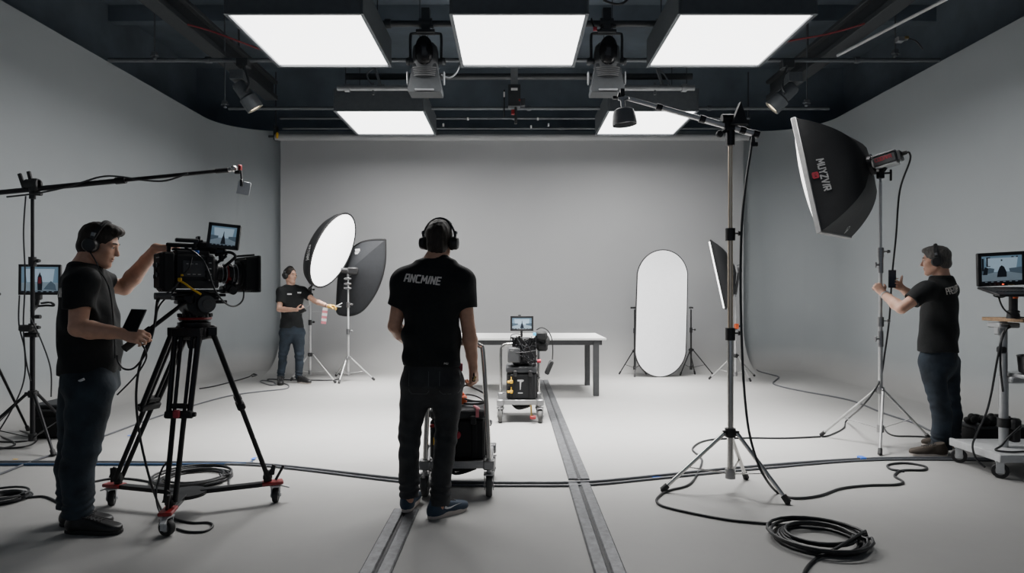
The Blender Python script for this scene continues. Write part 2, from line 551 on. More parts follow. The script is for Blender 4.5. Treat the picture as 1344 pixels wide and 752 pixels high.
# ================================================================== ceiling rig
def light_panel(cx, cy, label):
    t = thing('hanging_light_panel', (cx, cy, 3.86), label, 'ceiling light', 'overhead soft light panels')
    w, l, h = 1.24, 1.36, .30
    z = 3.86
    mb = MB()
    for sx in (-1, 1):
        mb.box((cx + sx*(w/2 - .012), cy, z + h/2), (.024, l, h), bev=.004)
    for sy in (-1, 1):
        mb.box((cx, cy + sy*(l/2 - .012), z + h/2), (w - .05, .024, h), bev=.004)
    mb.box((cx, cy, z + h - .01), (w - .05, l - .05, .02))
    part('housing', mb, M['rigmid'], t)
    mb = MB()
    for sx in (-1, 1):
        mb.box((cx + sx*(w/2 - .012), cy, z - .003), (.034, l + .01, .014), bev=.003)
    for sy in (-1, 1):
        mb.box((cx, cy + sy*(l/2 - .012), z - .003), (w - .06, .034, .014), bev=.003)
    part('rim', mb, M['rigmid'], t)
    mb = MB(); mb.box((cx, cy, z + .022), (w - .05, l - .05, .02), bev=.002)
    part('diffuser', mb, M['panel'], t)
    for nm, pw, sp in (('wide_lamp', 66, 180), ('beam_lamp', 88, 64)):
        ld = bpy.data.lights.new(nm, 'AREA'); ld.shape = 'RECTANGLE'; ld.size = w - .08; ld.size_y = l - .08; ld.energy = pw; ld.spread = R(sp); ld.color = (1, .985, .965)
        lo_ = bpy.data.objects.new(nm, ld); col.objects.link(lo_); lo_.parent = t; lo_.location = (0, 0, .008)
    for sx in (-1, 1):
        for sy in (-1, 1):
            mb = MB(); x, y = cx + sx*(w/2 - .1), cy + sy*(l/2 - .26)
            mb.cyl((x, y, z + h), (x, y, CZ - .1), .006, seg=6); mb.cyl((x, y, z + h), (x, y, z + h + .05), .018, seg=8)
            part('hanger', mb, M['rig'], t)
    return t
p0 = light_panel(-1.945, 6.44, 'bright white ceiling light panel, front row, left end')
dup(p0, (2.008, 0, 0), 'bright white ceiling light panel, front row, middle one between the two moving heads')
dup(p0, (4.045, 0, 0), 'bright white ceiling light panel, front row, right end')
dup(p0, (.135, 3.05, 0), 'smaller looking white ceiling light panel, rear row, left one')
dup(p0, (3.87, 3.05, 0), 'smaller looking white ceiling light panel, rear row, right one behind the boom lamp')

def pipe(a, b, r, m, label, couplers=(), name='lighting_pipe', group=None):
    a, b = V(a), V(b)
    mb = MB(); mb.cyl(a, b, r, seg=12)
    for t in couplers:
        p = a.lerp(b, t); d = (b - a).normalized()
        mb.cyl(p - d*.03, p + d*.03, r*1.5, seg=12)
    return solo(name, mb, m, label, 'pipe', group)
pipe((-4.98, 8.0, 4.25), (5.28, 8.0, 4.25), .027, M['rigmid'], 'long black lighting pipe running wall to wall behind the front panels', (.12, .3, .5, .72, .9))
pipe((-2.3, 6.95, 4.262), (2.55, 6.95, 4.262), .033, M['rig'], 'thick black lighting pipe just above the two moving heads', (.2, .8))
pipe((-2.21, 8.2, 3.97), (-.95, 8.2, 3.97), .035, M['riggrey'], 'short grey lighting bar beside the left moving head', (.1, .8), 'lighting_bar')
pipe((.98, 8.2, 3.97), (2.31, 8.2, 3.97), .035, M['riggrey'], 'short grey lighting bar beside the right moving head', (.1, .9), 'lighting_bar')
pipe((-4.2, 9.6, 4.115), (4.7, 9.6, 4.115), .026, M['rigmid'], 'black lighting pipe above the rear light panels', (.2, .5, .8))
pipe((-3.9, 10.9, 4.32), (4.0, 10.9, 4.32), .022, M['rigmid'], 'thin dark pipe at the back above the backdrop, upper of two', (.25, .5, .75))
pipe((-3.9, 11.02, 4.18), (4.0, 11.02, 4.18), .02, M['rigmid'], 'thin dark pipe at the back above the backdrop, lower of two', (.3, .6))
pipe((-2.4, 9.35, 4.50), (2.6, 9.35, 4.50), .045, M['rig'], 'thick dark round duct running between the two panel rows', (), 'hanging_duct')
# little white labels clipped on the back pipes
for (px, py, y) in ((614, 156, 10.88), (706, 156, 10.88), (582, 164, 11.0), (697, 166.5, 11.0), (720, 164, 11.0)):
    mb = MB(); mb.box(W(px, py, y), (.03, .02, .05)); solo('hanging_tag', mb, M['white'], 'tiny white tag clipped on the dark pipes above the backdrop', 'tag', 'white tags on the rear pipes')
# drop rods with clamps
def drop_rod(px, ptop, pbot, y, label):
    a, b = W(px, ptop, y), W(px, pbot, y)
    mb = MB(); mb.cyl((a.x, y, CZ - .05), b, .010, seg=8)
    t = thing('hanging_rod', b, label, 'rod', 'thin rods hanging from the ceiling'); part('rod', mb, M['rigmid'], t)
    mb = MB(); mb.box(b, (.06, .05, .05)); mb.cyl(b + V((-.05, 0, -.02)), b + V((.05, 0, -.02)), .012); mb.cyl(b + V((0, -.03, -.05)), b + V((0, .03, -.05)), .018)
    part('clamp', mb, M['rigmid'], t)
drop_rod(203, 18, 71, 7.95, 'thin hanging rod with clamp above the left wall, nearest the corner of the frame')
drop_rod(295, 90, 135, 8.9, 'thin hanging rod with clamp just left of the left spotlight')
drop_rod(1059, 80, 133, 8.9, 'thin hanging rod with clamp just right of the right spotlight')
drop_rod(1175, 15, 68, 7.95, 'thin hanging rod beside the white conduit at upper right')
# long beams running front to back along each side
for sx, x, lab in ((-1, -4.05, 'dark ceiling beam running front to back along the left side'), (1, 4.38, 'dark ceiling beam running front to back along the right side')):
    mb = MB(); mb.box((x, 7.0, 4.66), (.22, 7.8, .08), bev=.01); mb.box((x, 7.0, 4.80), (.08, 7.8, .22), bev=.01); mb.box((x, 7.0, 4.92), (.22, 7.8, .06), bev=.01)
    for y in (4.0, 6.2, 9.6):
        mb.cyl((x, y, 4.9), (x, y, CZ), .015)
    solo('ceiling_beam', mb, M['rig'], lab, 'beam')
mb = MB(); mb.tube([W(1099, 73, 8.6), W(1170, 36, 7.9), W(1240, 0, 7.2), W(1300, -32, 6.7)], .02)
solo('hanging_conduit', mb, M['lightgrey'], 'pale thin conduit slanting up along the right ceiling edge', 'conduit')
mb = MB(); mb.tube([W(246, 32, 7.4), W(275, 40, 7.5), W(305, 51, 7.6), W(345, 66, 7.8)], .011)
solo('hanging_cable', mb, M['cablered'], 'dark red cable slung under the ceiling left of the panels', 'cable')
mb = MB(); mb.tube([W(1000, 68, 7.8), W(1031, 55, 7.7), W(1085, 45, 7.5), W(1135, 31, 7.3)], .011)
solo('hanging_cable', mb, M['cablered'], 'dark red cable slung under the ceiling right of the panels', 'cable')
mb = MB()
c = W(1181, 52, 7.9); mb.box(c, (.08, .08, .06)); mb.cyl(c, c + V((.09, 0, .01)), .02); mb.mi = 1; mb.box(c + V((.07, -.01, .02)), (.06, .03, .03))
mb.mi = 2; mb.tube([c + V((.09, 0, .02)), c + V((.2, 0, -.02)), c + V((.28, 0, -.12))], .008)
solo('hanging_clamp', mb, [M['riggrey'], M['gold'], M['cable']], 'small grey and brass clamp at upper right beside the conduit', 'clamp')
# central post with its junction box and red handle
t = thing('hanging_post', W(675, 118, 9.0), 'square grey post hanging in the middle of the ceiling with a control box', 'post')
c = W(675, 116, 9.0)
mb = MB(); mb.beam((c.x, 9.0, c.z), (c.x, 9.0, CZ), .10, .10); part('post', mb, M['riggrey'], t)
mb = MB(); mb.box((c.x, 8.98, c.z - .12), (.17, .14, .30)); mb.box((c.x + .12, 9.0, c.z - .2), (.06, .08, .1)); mb.cyl((c.x - .14, 9, c.z - .02), (c.x - .14, 9, c.z - .40), .012)
mb.cyl((c.x + .02, 8.98, c.z - .25), (c.x + .02, 8.98, c.z - .5), .02); bx = part('control_box', mb, M['rig'], t)
mb = MB(); mb.box((c.x, 8.905, c.z - .04), (.09, .006, .034), bev=.001); mb.box((c.x - .14, 8.98, c.z - .09), (.022, .02, .07)); part('label_plate', mb, M['white'], bx)
mb = MB(); mb.box((c.x - .02, 8.9, c.z - .36), (.045, .05, .07)); mb.box((c.x + .07, 8.9, c.z - .19), (.02, .02, .03)); part('red_handle', mb, M['red'], bx)

# moving heads
def moving_head(cx, cy, label):
    t = thing('hanging_stage_light', (cx, cy, 3.45), label, 'stage light', 'moving head lights')
    z0 = 4.37; yt = z0 - .215; hw = .165
    mb = MB(); mb.box((cx, cy, z0 - .08), (.09, .09, .26)); mb.cyl((cx - .07, cy, z0 - .1), (cx + .07, cy, z0 - .1), .05); mb.box((cx, cy, z0 - .20), (.20, .10, .03))
    mb.cyl((cx + .05, cy - .06, z0 - .16), (cx + .09, cy - .06, z0 - .16), .02)
    part('clamp', mb, M['rig'], t)
    mb = MB()
    mb.tube([(cx - hw, cy, yt - .32), (cx - hw, cy, yt - .2), (cx - hw, cy, yt - .03), (cx - hw + .03, cy, yt), (cx, cy, yt), (cx + hw - .03, cy, yt), (cx + hw, cy, yt - .03), (cx + hw, cy, yt - .2), (cx + hw, cy, yt - .32)], .015, n=4)
    part('yoke', mb, M['rig'], t)
    mb = MB()
    mb.lathe([(.02, .0), (.10, .0), (.13, .03), (.138, .10), (.14, .22), (.125, .29), (.085, .33), (.02, .34)], (cx, cy + .02, yt - .44), (0, -.22, 1), 28)
    for s in (-1, 1):
        mb.cyl((cx + s*.12, cy, yt - .30), (cx + s*.19, cy, yt - .30), .03); mb.cyl((cx + s*.18, cy, yt - .30), (cx + s*.21, cy, yt - .30), .045, .035)
    bd_ = part('lamp_body', mb, M['rig'], t)
    mb = MB(); mb.ball((cx, cy - .135, yt - .235), (.098, .07, .155), Matrix.Rotation(R(10), 3, 'X'), 24, 14); part('lens_cover', mb, M['gloss'], bd_)
    mb = MB(); mb.ball((cx + .02, cy - .198, yt - .20), (.022, .008, .012), None, 10, 6); part('lens_glint', mb, M['glass'], bd_)
    mb = MB()
    for k in range(5):
        mb.ring((cx, cy - .03, yt - .385 - k*.020), (0, -.22, 1), .140 - k*.003, .007, 30)
    part('cooling_fins', mb, M['midgrey'], bd_)
    mb = MB()
    mb.prism([(-.125, .02), (.125, .02), (.155, -.12), (.180, -.25), (.172, -.28), (-.172, -.28), (-.180, -.25), (-.155, -.12)], (cx, cy + .12, yt - .375), (1, 0, 0), (0, 0, 1), .22)
    part('base_housing', mb, M['rig'], t)
    for q_, z_ in (((cx, cy - .115, yt - .635), (.20, .02, .018)), ((cx - .195, cy, yt - .48), (.018, .06, .13)), ((cx + .195, cy, yt - .48), (.018, .06, .13))):
        mb = MB(); mb.box(q_, z_); part('trim_strip', mb, M['riggrey'], t)
    return t
moving_head(-.925, 6.95, 'black moving head stage light hanging left of the middle panel')
moving_head(1.015, 6.95, 'black moving head stage light hanging right of the middle panel')
mb = MB(); mb.tube([W(579, 98, 7.05), W(590, 102, 7.05), W(600, 94, 7.05), W(604, 78, 7.1), W(603, 55, 7.2)], .009)
solo('hanging_cable', mb, M['riggrey'], 'pale grey cable looping off the left moving head', 'cable')
mb = MB(); mb.tube([W(792, 0, 6.7), W(805, 5, 6.7), W(818, 4, 6.7), W(830, -8, 6.7)], .012)
solo('hanging_cable', mb, M['cable'], 'black cable drooping above the right moving head', 'cable')
mb = MB(); mb.tube([W(776, 24, 6.9), W(780, 36, 6.9), W(786, 40, 6.9), W(792, 34, 6.9)], .01); mb.mi = 1; mb.box(W(781, 38, 6.88), (.04, .03, .04))
solo('hanging_cable', mb, [M['cable'], M['redink']], 'short black cable with a red lit plug beside the right moving head clamp', 'cable')
for sx, px0, lab in ((-1, 492, 'small black bracket dropping from the left short grey bar'), (1, 862, 'small black bracket dropping from the right short grey bar')):
    mb = MB(); a = W(px0, 88, 8.2); b_ = W(px0 + 8, 114, 8.2)
    mb.beam(a, b_, .05, .03); mb.box(b_, (.1, .06, .05)); mb.tube([a, a + V((.1*sx, 0, -.1)), b_ + V((.1*sx, 0, 0))], .01)
    mb.cyl(b_ + V((-.1, 0, -.1)), b_ + V((-.1, 0, .05)), .015)
    solo('hanging_bracket', mb, M['rigmid'], lab, 'bracket')

def spot(c, aim, label, hang):
    c = V(c); a = V(aim).normalized()
    t = thing('spotlight', c, label, 'spotlight', 'small ceiling spotlights')
    mb = MB(); mb.lathe([(.02, -.20), (.07, -.20), (.085, -.17), (.085, -.02), (.105, .0), (.105, .16), (.095, .16), (.095, .02)], c, a, 24, False); part('can', mb, M['rigmid'], t)
    mb = MB(); mb.lathe([(.001, .135), (.094, .135)], c, a, 24, False); mb.lathe([(.001, .15), (.06, .148), (.094, .135)], c, a, 24, False); part('lens', mb, M['warm'], t)
    u, w_, d = frame_from(a)
    mb = MB(); top = c - a*.08 + V((0, 0, .30))
    for s in (-1, 1):
        mb.tube([c + u*.11*s - a*.05, c + u*.115*s + V((0, 0, .15)), top + u*.06*s], .014)
    mb.cyl(c - u*.12 - a*.05, c + u*.12 - a*.05, .018); mb.beam(top - u*.08, top + u*.08, .03, .05); mb.cyl(top, hang, .02)
    mb.box(top + V((0, 0, .05)), (.14, .12, .1)); part('yoke', mb, M['rig'], t)
    mb = MB(); mb.box(c - a*.19 + V((0, .02, .10)), (.17, .15, .12)); part('ballast_box', mb, M['rigmid'], t)
    return t
spot(W(325, 128, 8.0), (.50, .27, -.82), 'black spotlight with warm glowing lens hanging at the upper left', (W(325, 128, 8).x, 8.0, 4.25))
spot(W(1026, 129, 8.0), (-.66, .27, -.68), 'black spotlight with warm glowing lens hanging at the upper right', (W(1026, 129, 8).x, 8.0, 4.25))

# ================================================================== floor rails, tape
def rail(x, y0, y1, label):
    mb = MB()
    for s in (-1, 1):
        mb.prism([(-.035, 0), (.035, 0), (.035, .008), (.028, .014), (-.028, .014), (-.035, .008)], (x + s*.043, y1, .0005), (1, 0, 0), (0, 0, 1), y1 - y0)
    t = thing('floor_rail', (x, (y0+y1)/2, 0), label, 'floor rail'); part('rail_strip', mb, M['rail'], t)
    mb = MB(); mb.box((x, (y0+y1)/2, .003), (.018, y1-y0, .005), bev=.0005); part('groove', mb, M['raildark'], t)
    return t
rail(.478, 2.2, 4.63, 'near length of the right metal floor rail, running out of the frame bottom')
rail(.49, 4.73, 10.2, 'far length of the right metal floor rail, running past the far trolley')
rail(-.665, 2.2, 4.07, 'left metal floor rail running under the standing man\'s left shoe')
for px, py, w_, h_, m, lab, rz in ((172, 573, .06, .03, 'blue', 'scrap of blue tape on the floor left of the tripod', 10), (333, 603.5, .03, .06, 'blue', 'upright scrap of blue tape by the cables right of the tripod', 0),
      (863, 627, .07, .025, 'blue', 'scrap of blue tape below the cable pair left of the boom stand', 5), (320, 608, .03, .02, 'yellow', 'tiny scrap of yellow tape by the cables right of the tripod', 0), (20, 604.5, .035, .02, 'yellow', 'tiny scrap of yellow tape on the cables at far left', 0)):
    mb = MB(); p = G(px, py); mb.box(p + V((0, 0, .002 if py > 605 else .012)), (w_, h_, .003), Matrix.Rotation(R(rz), 3, 'Z'), .0005)
    solo('tape_scrap', mb, M[m], lab, 'tape', 'scraps of tape on the floor')

# ================================================================== cables on the floor
def fcable(pts, r, m, label, pre=(), post=(), group='cables on the floor', name='floor_cable', bump=0.0):
    P = [V(p) for p in pre] + [G(x, y, r) for x, y in pts] + [V(p) for p in post]
    mb = MB(); mb.tube(P, r, 8, 7)
    return solo(name, mb, M[m], label, 'cable', group)
def coil(c, r0, r1, n, r, tails, m, label, tail2=(), squash=1.0):
    pts = []
    steps = 22
    rnd = random.Random(int(c.x*100))
    for i in range(n*steps + 1):
        a = 2*math.pi*i/steps
        k = i/(n*steps)
        lay = i//steps
        rr_ = r0 + (r1 - r0)*(.5 + .5*math.sin(lay*2.4 + .5)) + .006*math.sin(a*2 + lay)
        ox, oy = .012*math.sin(lay*1.7), .012*math.cos(lay*2.9)
        pts.append(V((c.x + ox + rr_*math.cos(a), c.y + oy + rr_*math.sin(a)*squash, r + r*1.5*(lay % 4) + .0)))
    P = [V(p) for p in tails] + pts + [V(p) for p in tail2]
    mb = MB(); mb.sweep(P, r, 8)
    return solo('cable_coil', mb, M[m], label, 'cable', 'coiled cables on the floor')
cc = G(1076, 710)
t1 = catmull([G(x, y, .009) for x, y in ((1077, 573), (1030, 575), (974, 574.8), (927, 578), (909, 588.5), (918, 599), (921, 608), (907, 634), (880, 643), (869, 648), (861.7, 657), (876, 666), (948.5, 681), (1005, 687), (1060, 692), (1100, 696), (1135, 704))], 6)
t2 = catmull([V((cc.x + .26, cc.y + .02, .05)), G(1104, 716, .05), G(1085, 726, .02), G(1071, 733, .009), G(1056, 750, .009), G(1052, 775, .009)], 6)
coil(cc, .17, .26, 8, .0085, t1, 'cable', 'large black cable coil in the right foreground, tail winding round the boom stand', t2)
cc = G(255, 630)
coil(cc, .19, .27, 7, .008, catmull([G(x, y, .008) for x, y in ((120, 633), (140, 629), (165, 628), (195, 632), (225, 640), (300, 640))], 6), 'cable', 'black cable coil on the floor under the camera tripod')
cc = G(6, 656)
coil(cc, .09, .15, 6, .008, catmull([G(x, y, .008) for x, y in ((80, 661), (68, 655), (56, 651.5), (36, 653))], 6), 'cable', 'black cable coil cut by the left edge of the frame')
A = [(-60, 606), (60, 606), (200, 606.5), (340, 608.5), (523, 627.5), (608, 632.5), (700, 633.2), (738, 633.2), (765, 632.5), (800, 630), (860, 624), (990, 611.5), (1131, 602), (1250, 601), (1420, 605)]
fcable(A, .010, 'cablegrey', 'long dark grey cable crossing the whole floor, rear one of the pair')
fcable([(x, y + 4.2*(1 if 340 < x < 1100 else .55)) for x, y in A], .009, 'cablegrey', 'long dark cable crossing the whole floor, front one of the pair')
fcable([(-60, 609.8), (100, 609.6), (250, 609.3), (318, 608), (331, 606)], .010, 'cableblue', 'blue cable lying beside the dark pair at the left')
mb = MB(); mb.box(G(1131, 603) + V((0, 0, .012)), (.05, .07, .026), bev=.006); solo('tape_wrap', mb, M['blue'], 'blue tape wrapped round the cable pair near the right man', 'tape')
fcable([(-30, 630), (0, 622), (37, 607.5), (82, 592), (141, 570.5), (215, 544), (294, 521), (340, 514), (373, 510.5), (379, 506.5), (372, 503.5), (356, 505.5), (342, 501), (345, 499.3), (358, 501), (362, 504.5)], .009, 'cablegrey', 'dark cable running from the left edge diagonally up to the woman\'s feet')
fcable([(262, 510), (280, 507), (304, 501), (326, 494.7), (332, 491), (337, 492), (331, 494)], .009, 'cable', 'short dark cable end by the left edge of the backdrop')
fcable([(352, 499), (353, 497.5), (380, 498.5), (410, 499), (440, 498.5), (448, 494), (441, 489.5), (415, 489)], .009, 'cable', 'dark cable running behind the woman to the bright softbox stand')
fcable([(990, 482), (996, 487), (1010, 491), (1022, 494.5), (1018, 499), (1015, 503.5), (1030, 508.5), (1057, 514), (1115, 525), (1158, 541.5), (1202, 556), (1223, 565.7), (1262, 575)], .010, 'cablegrey', 'dark cable curving along the right wall to the right man')
fcable([(1160, 561), (1165, 568), (1175, 572), (1195, 572.5), (1214, 573.5), (1240, 578)], .008, 'cable', 'short dark cable behind the right man\'s shoes')
fcable([(0, 567), (22, 565), (42, 571), (38, 578), (8, 580), (-20, 577), (-22, 584), (12, 588), (40, 584), (48, 575), (35, 568)], .008, 'cable', 'tangled black cable round the foot of the left boom stand')
fcable([(-30, 556), (0, 572), (20, 583), (-10, 590), (-35, 586)], .008, 'cable', 'black cable bending in from the left edge under the boom stand')

# ================================================================== stands
def stand(name, loc, ztop, rad, zc, ang, label, cat, tube='chrome', leg='chrome', joint='black', sect=3, r0=.016, group=None, brace=True, zlow=.12, feet=None, stub=.06):
    x, y = loc
    t = thing(name, (x, y, 0), label, cat, group)
    hs = [zlow - .03] + [zc + (ztop - zc)*(k+1)/sect for k in range(sect)]
    for k in range(sect):
        mb = MB(); r = r0*(1 - .16*k)
        mb.cyl((x, y, hs[k]), (x, y, hs[k+1]), r, seg=14); part('column_section', mb, M[tube] if k or leg == joint else M[leg], t)
    for k in range(1, sect):
        mb = MB(); z = hs[k]
        mb.cyl((x, y, z - .05), (x, y, z + .035), r0*1.55, seg=14); mb.cyl((x, y, z), (x + .055, y - .012, z), .007, seg=8); mb.cyl((x + .05, y - .011, z), (x + .075, y - .016, z), .018, .014, seg=10)
        part('collar', mb, M[joint], t)
    mb = MB(); mb.cyl((x, y, zc - .03), (x, y, zc + .03), r0*1.7, seg=16)
    for k in range(3):
        a = R(ang + 120*k); mb.box((x + math.cos(a)*r0*1.9, y + math.sin(a)*r0*1.9, zc), (.04, .024, .035), Matrix.Rotation(a, 3, 'Z'))
    part('top_collar', mb, M[joint], t)
    if brace:
        mb = MB(); mb.cyl((x, y, zlow - .035), (x, y, zlow + .03), r0*1.6, seg=16); part('lower_collar', mb, M['steel'] if leg in ('chrome', 'silver') else M[joint], t)
    for k in range(3):
        a = R(ang + 120*k)
        d = V((math.cos(a), math.sin(a), 0))
        p0 = V((x, y, zc)) + d*r0*2.2
        p1 = V((x, y, .018)) + d*rad if feet is None else V((feet[k][0], feet[k][1], .018))
        mb = MB(); mb.cyl(p0, p1, r0*.68, r0*.6, seg=10); lg = part('leg', mb, M[leg], t)
        mb = MB(); dd = (p1 - p0).normalized(); mb.cyl(p1 - dd*.045, p1 + dd*.008, r0*.95, r0*1.05, seg=10); mb.ball(p1 + dd*.004, .014, seg=10, rings=6); part('rubber_foot', mb, M['rubber'], lg)
        if brace:
            q = p0.lerp(p1, .60)
            b0 = V((x, y, zlow)) + (p1 - V((x, y, p1.z))).normalized()*r0*1.4
            mb = MB(); mb.beam(b0, q, .012, .007); part('brace', mb, M[leg], lg)
    if stub:
        mb = MB(); mb.cyl((x, y, ztop - .01), (x, y, ztop + stub), r0*.5, seg=10); part('spigot', mb, M['steel'], t)
    return t
# big boom stand, right of centre
bx, by = 1.50, 4.45
fe = [G(870, 646), G(1034, 662), G(979, 629)]
t = stand('boom_stand', (bx, by), 2.46, .55, .41, 200, 'tall chrome boom stand in the right foreground holding the dome lamp', 'stand', 'bronze', 'chrome', 'black', 3, .0215, feet=fe, zlow=.13, stub=0)
mb = MB(); mb.cyl((bx, by, 2.38), (bx, by, 2.50), .030); mb.box((bx - .01, by, 2.53), (.07, .06, .10)); mb.cyl((bx - .06, by, 2.56), (bx + .06, by, 2.56), .035); mb.prism([(-.06, -.06), (.05, -.06), (.0, .09)], (bx + .045, by - .03, 2.57), (1, 0, 0), (0, 0, 1), .05)
mb.cyl((bx, by, 2.50), (bx - .07, by - .02, 2.46), .012); mb.ball((bx - .08, by - .02, 2.455), .025)
part('pivot_clamp', mb, M['blackmetal'], t)
e0, e1 = W(992, 176, 4.45), W(816, 127, 4.45)
dd = (e1 - e0).normalized()
mb = MB(); mb.cyl(e0, e0.lerp(e1, .40), .022, seg=16); mb.cyl(e0.lerp(e1, .40), e0.lerp(e1, .72), .018, seg=16); mb.cyl(e0.lerp(e1, .72), e1, .0145, seg=16)
part('boom_arm', mb, M['silver'], t)
mb = MB()
for k, r_ in ((.40, .026), (.72, .022), (.0, .026), (.10, .0255)):
    p = e0.lerp(e1, k); mb.cyl(p - dd*.02, p + dd*.02, r_, seg=16)
p = e0 + dd*.02; mb.cyl(p, p + V((0, -.02, -.07)), .008); mb.box(p + V((.0, -.02, -.08)), (.05, .02, .03))
mb.cyl(e1 - dd*.01, e1 + dd*.03, .024); mb.box(e1 + V((0, -.02, .02)), (.03, .05, .05)); mb.box(e1 + dd*.05 + V((0, 0, -.02)), (.03, .03, .02))
part('arm_collar', mb, M['blackmetal'], t)
lamp = W(819, 152, 4.42)
t = thing('dome_lamp', lamp, 'small matte grey dome lamp hanging from the tip of the chrome boom', 'lamp')
mb = MB(); rt = Matrix.Rotation(R(-5), 3, 'Y')
ax = rt @ V((0, 0, -1))
mb.lathe([(.012, -.052), (.05, -.048), (.068, -.036), (.076, -.008), (.082, .038), (.084, .062), (.080, .062), (.074, .03), (.06, -.025), (.01, -.04)], lamp, ax, 32, False); part('dome', mb, M['lampgrey'], t)
mb = MB(); mb.lathe([(.001, .03), (.074, .03)], lamp, ax, 24, False); part('diffuser_disc', mb, M['lightgrey'], t)
mb = MB(); mb.cyl(lamp - ax*.048, lamp - ax*.12, .016); mb.cyl(lamp - ax*.12, e1 + V((.008, 0, -.01)), .012); mb.beam(lamp - ax*.115 + V((-.03, 0, 0)), lamp - ax*.115 + V((.035, 0, .01)), .02, .02); mb.cyl(lamp - ax*.1, lamp - ax*.1 + V((.04, -.02, .015)), .008)
part('mount', mb, M['steel'], t)
mb = MB()
mb.tube([W(988, 178, 4.43), W(985, 200, 4.43), W(979, 240, 4.43), W(974, 290, 4.42), W(972, 360, 4.4), W(973, 430, 4.38), W(976, 500, 4.36), W(982, 560, 4.3), W(992, 600, 4.27), W(1003, 625, 4.25)] + [G(x, y, .009) for x, y in ((1020, 646), (1042, 653.6), (1075, 650.7), (1104, 641), (1140, 637), (1176, 636), (1185, 632), (1174, 624.6), (1184, 617.4), (1212, 616.7), (1214, 612), (1188, 607.7), (1166, 610), (1169, 615.6), (1187, 618.5))], .009, 8, 7)
solo('power_cable', mb, M['cable'], 'black cable hanging from the chrome boom and snaking right across the floor', 'cable')

# big softbox stand on the right
sx_, sy_ = 3.30, 5.80
t = stand('light_stand', (sx_, sy_), 2.36, .52, .50, 270, 'silver light stand carrying the large black softbox at right', 'stand', 'silver', 'silver', 'steel', 3, .018, feet=[G(1155, 598), G(1219, 576), G(1078, 573)], zlow=.16)
for z in (1.62, .96):
    mb = MB(); mb.cyl((sx_, sy_, z - .07), (sx_, sy_, z + .07), .024); mb.cyl((sx_, sy_, z), (sx_ - .05, sy_ - .02, z), .008); mb.box((sx_ - .055, sy_ - .02, z), (.012, .02, .05)); part('clamp_knob', mb, M['steel'], t)

# large rectangular softbox
hub = W(1142, 217, 5.85)
yaw, tilt = R(44), R(12)
axd = V((-math.cos(yaw)*math.cos(tilt), math.sin(yaw)*math.cos(tilt), -math.sin(tilt)))
wd = V((math.sin(yaw), math.cos(yaw), 0))
upd = wd.cross(axd); upd = upd if upd.z > 0 else -upd
def softbox_shell(hub, axd, wd, upd, w_, h_, depth, hub_r=.085, rows=12, bulge=.12):
    mb = MB(); ring = []
    per = []
    n = 8
    for (a0, b0), (a1, b1) in (((-1, -1), (1, -1)), ((1, -1), (1, 1)), ((1, 1), (-1, 1)), ((-1, 1), (-1, -1))):
        for k in range(n):
            s = k/n; per.append((a0 + (a1-a0)*s, b0 + (b1-b0)*s, s))
    allr = []
    for i in range(rows + 1):
        s = i/rows
        row = []
        for a, b_, q in per:
            bl = 1 + bulge*math.sin(math.pi*s)*1.6
            sag = 1 - .07*math.sin(math.pi*s)*math.sin(math.pi*q)
            sc = (s**.46)
            ang = math.atan2(b_, a)
            hx, hy = math.cos(ang)*hub_r, math.sin(ang)*hub_r
            fx, fy = a*w_/2, b_*h_/2
            m = sc
            x = (hx*(1-m) + fx*m)*sag; yv = (hy*(1-m) + fy*m)*sag
            row.append(hub + axd*depth*s + wd*x + upd*yv)
        row.append(row[0]); allr.append(row)
    mb.grid(allr)
    return mb, allr
SW, SH, SD = .84, 1.07, .40
sb = thing('softbox', hub, 'large black rectangular softbox aimed left from the stand beside the right man', 'softbox')
mbs, rows_ = softbox_shell(hub, axd, wd, upd, SW, SH, SD)
shell = part('shell', mbs, M['boxfab'], sb)
bvh_shell = BVHTree.FromPolygons([tuple(p) for p in mbs.v], mbs.f)
fc = hub + axd*SD
mb = MB()
rotm = Matrix((wd, upd, axd)).transposed()
for s in (-1, 1):
    mb.box(fc + wd*s*(SW/2) + axd*.018, (.02, SH + .02, .045), rotm, .006); mb.box(fc + upd*s*(SH/2) + axd*.018, (SW, .02, .045), rotm, .006)
part('rim', mb, M['greytrim'], sb)
mb = MB(); mb.grid([[fc + wd*a*(SW/2 - .012) + upd*b_*(SH/2 - .012) + axd*(.030 + .12*(1 - a*a)**.6*(1 - b_*b_)**.6) for a in np.linspace(-1, 1, 15)] for b_ in np.linspace(-1, 1, 17)]); part('diffuser', mb, M['sliverLit'], sb)
mb = MB(); mb.lathe([(.07, -.03), (.095, -.03), (.095, .04), (.07, .04)], hub, axd, 24, False); part('speed_ring', mb, M['blackmetal'], sb)
# lettering, projected on the near side of the shell
nside = -wd
def on_shell(px, py):
    o = V((0, 0, CAMZ)); d = (W(px, py, 5.0) - o).normalized()
    h = bvh_shell.ray_cast(o, d)
    return (h[0], h[1]) if h[0] is not None else (W(px, py, 5.4), -wd)
pA, nA = on_shell(1076, 208); pB, _ = on_shell(1087, 250); pC, nC = on_shell(1081.5, 229)
u_ = (pB - pA).normalized()
nn = -wd; v_ = nn.cross(u_)
mb = MB(); mb.strokes('MUYZVIR', pC, u_, v_, .048, .29, .24, proj=(bvh_shell, .004)); part('lettering', mb, M['greyink'], shell)
pD, _ = on_shell(1070.5, 230)
mb = MB(); mb.strokes('O', pD, u_, v_, .034, .045, .42, proj=(bvh_shell, .004)); mb.strokes('E', pD, u_, v_, .016, .02, .3, proj=(bvh_shell, .004)); part('emblem', mb, M['redink'], shell)
pE, nE = on_shell(1112, 301); pF, _ = on_shell(1116, 294)
nb = -upd; u2 = (pE - pF).normalized(); v2 = nb.cross(u2)
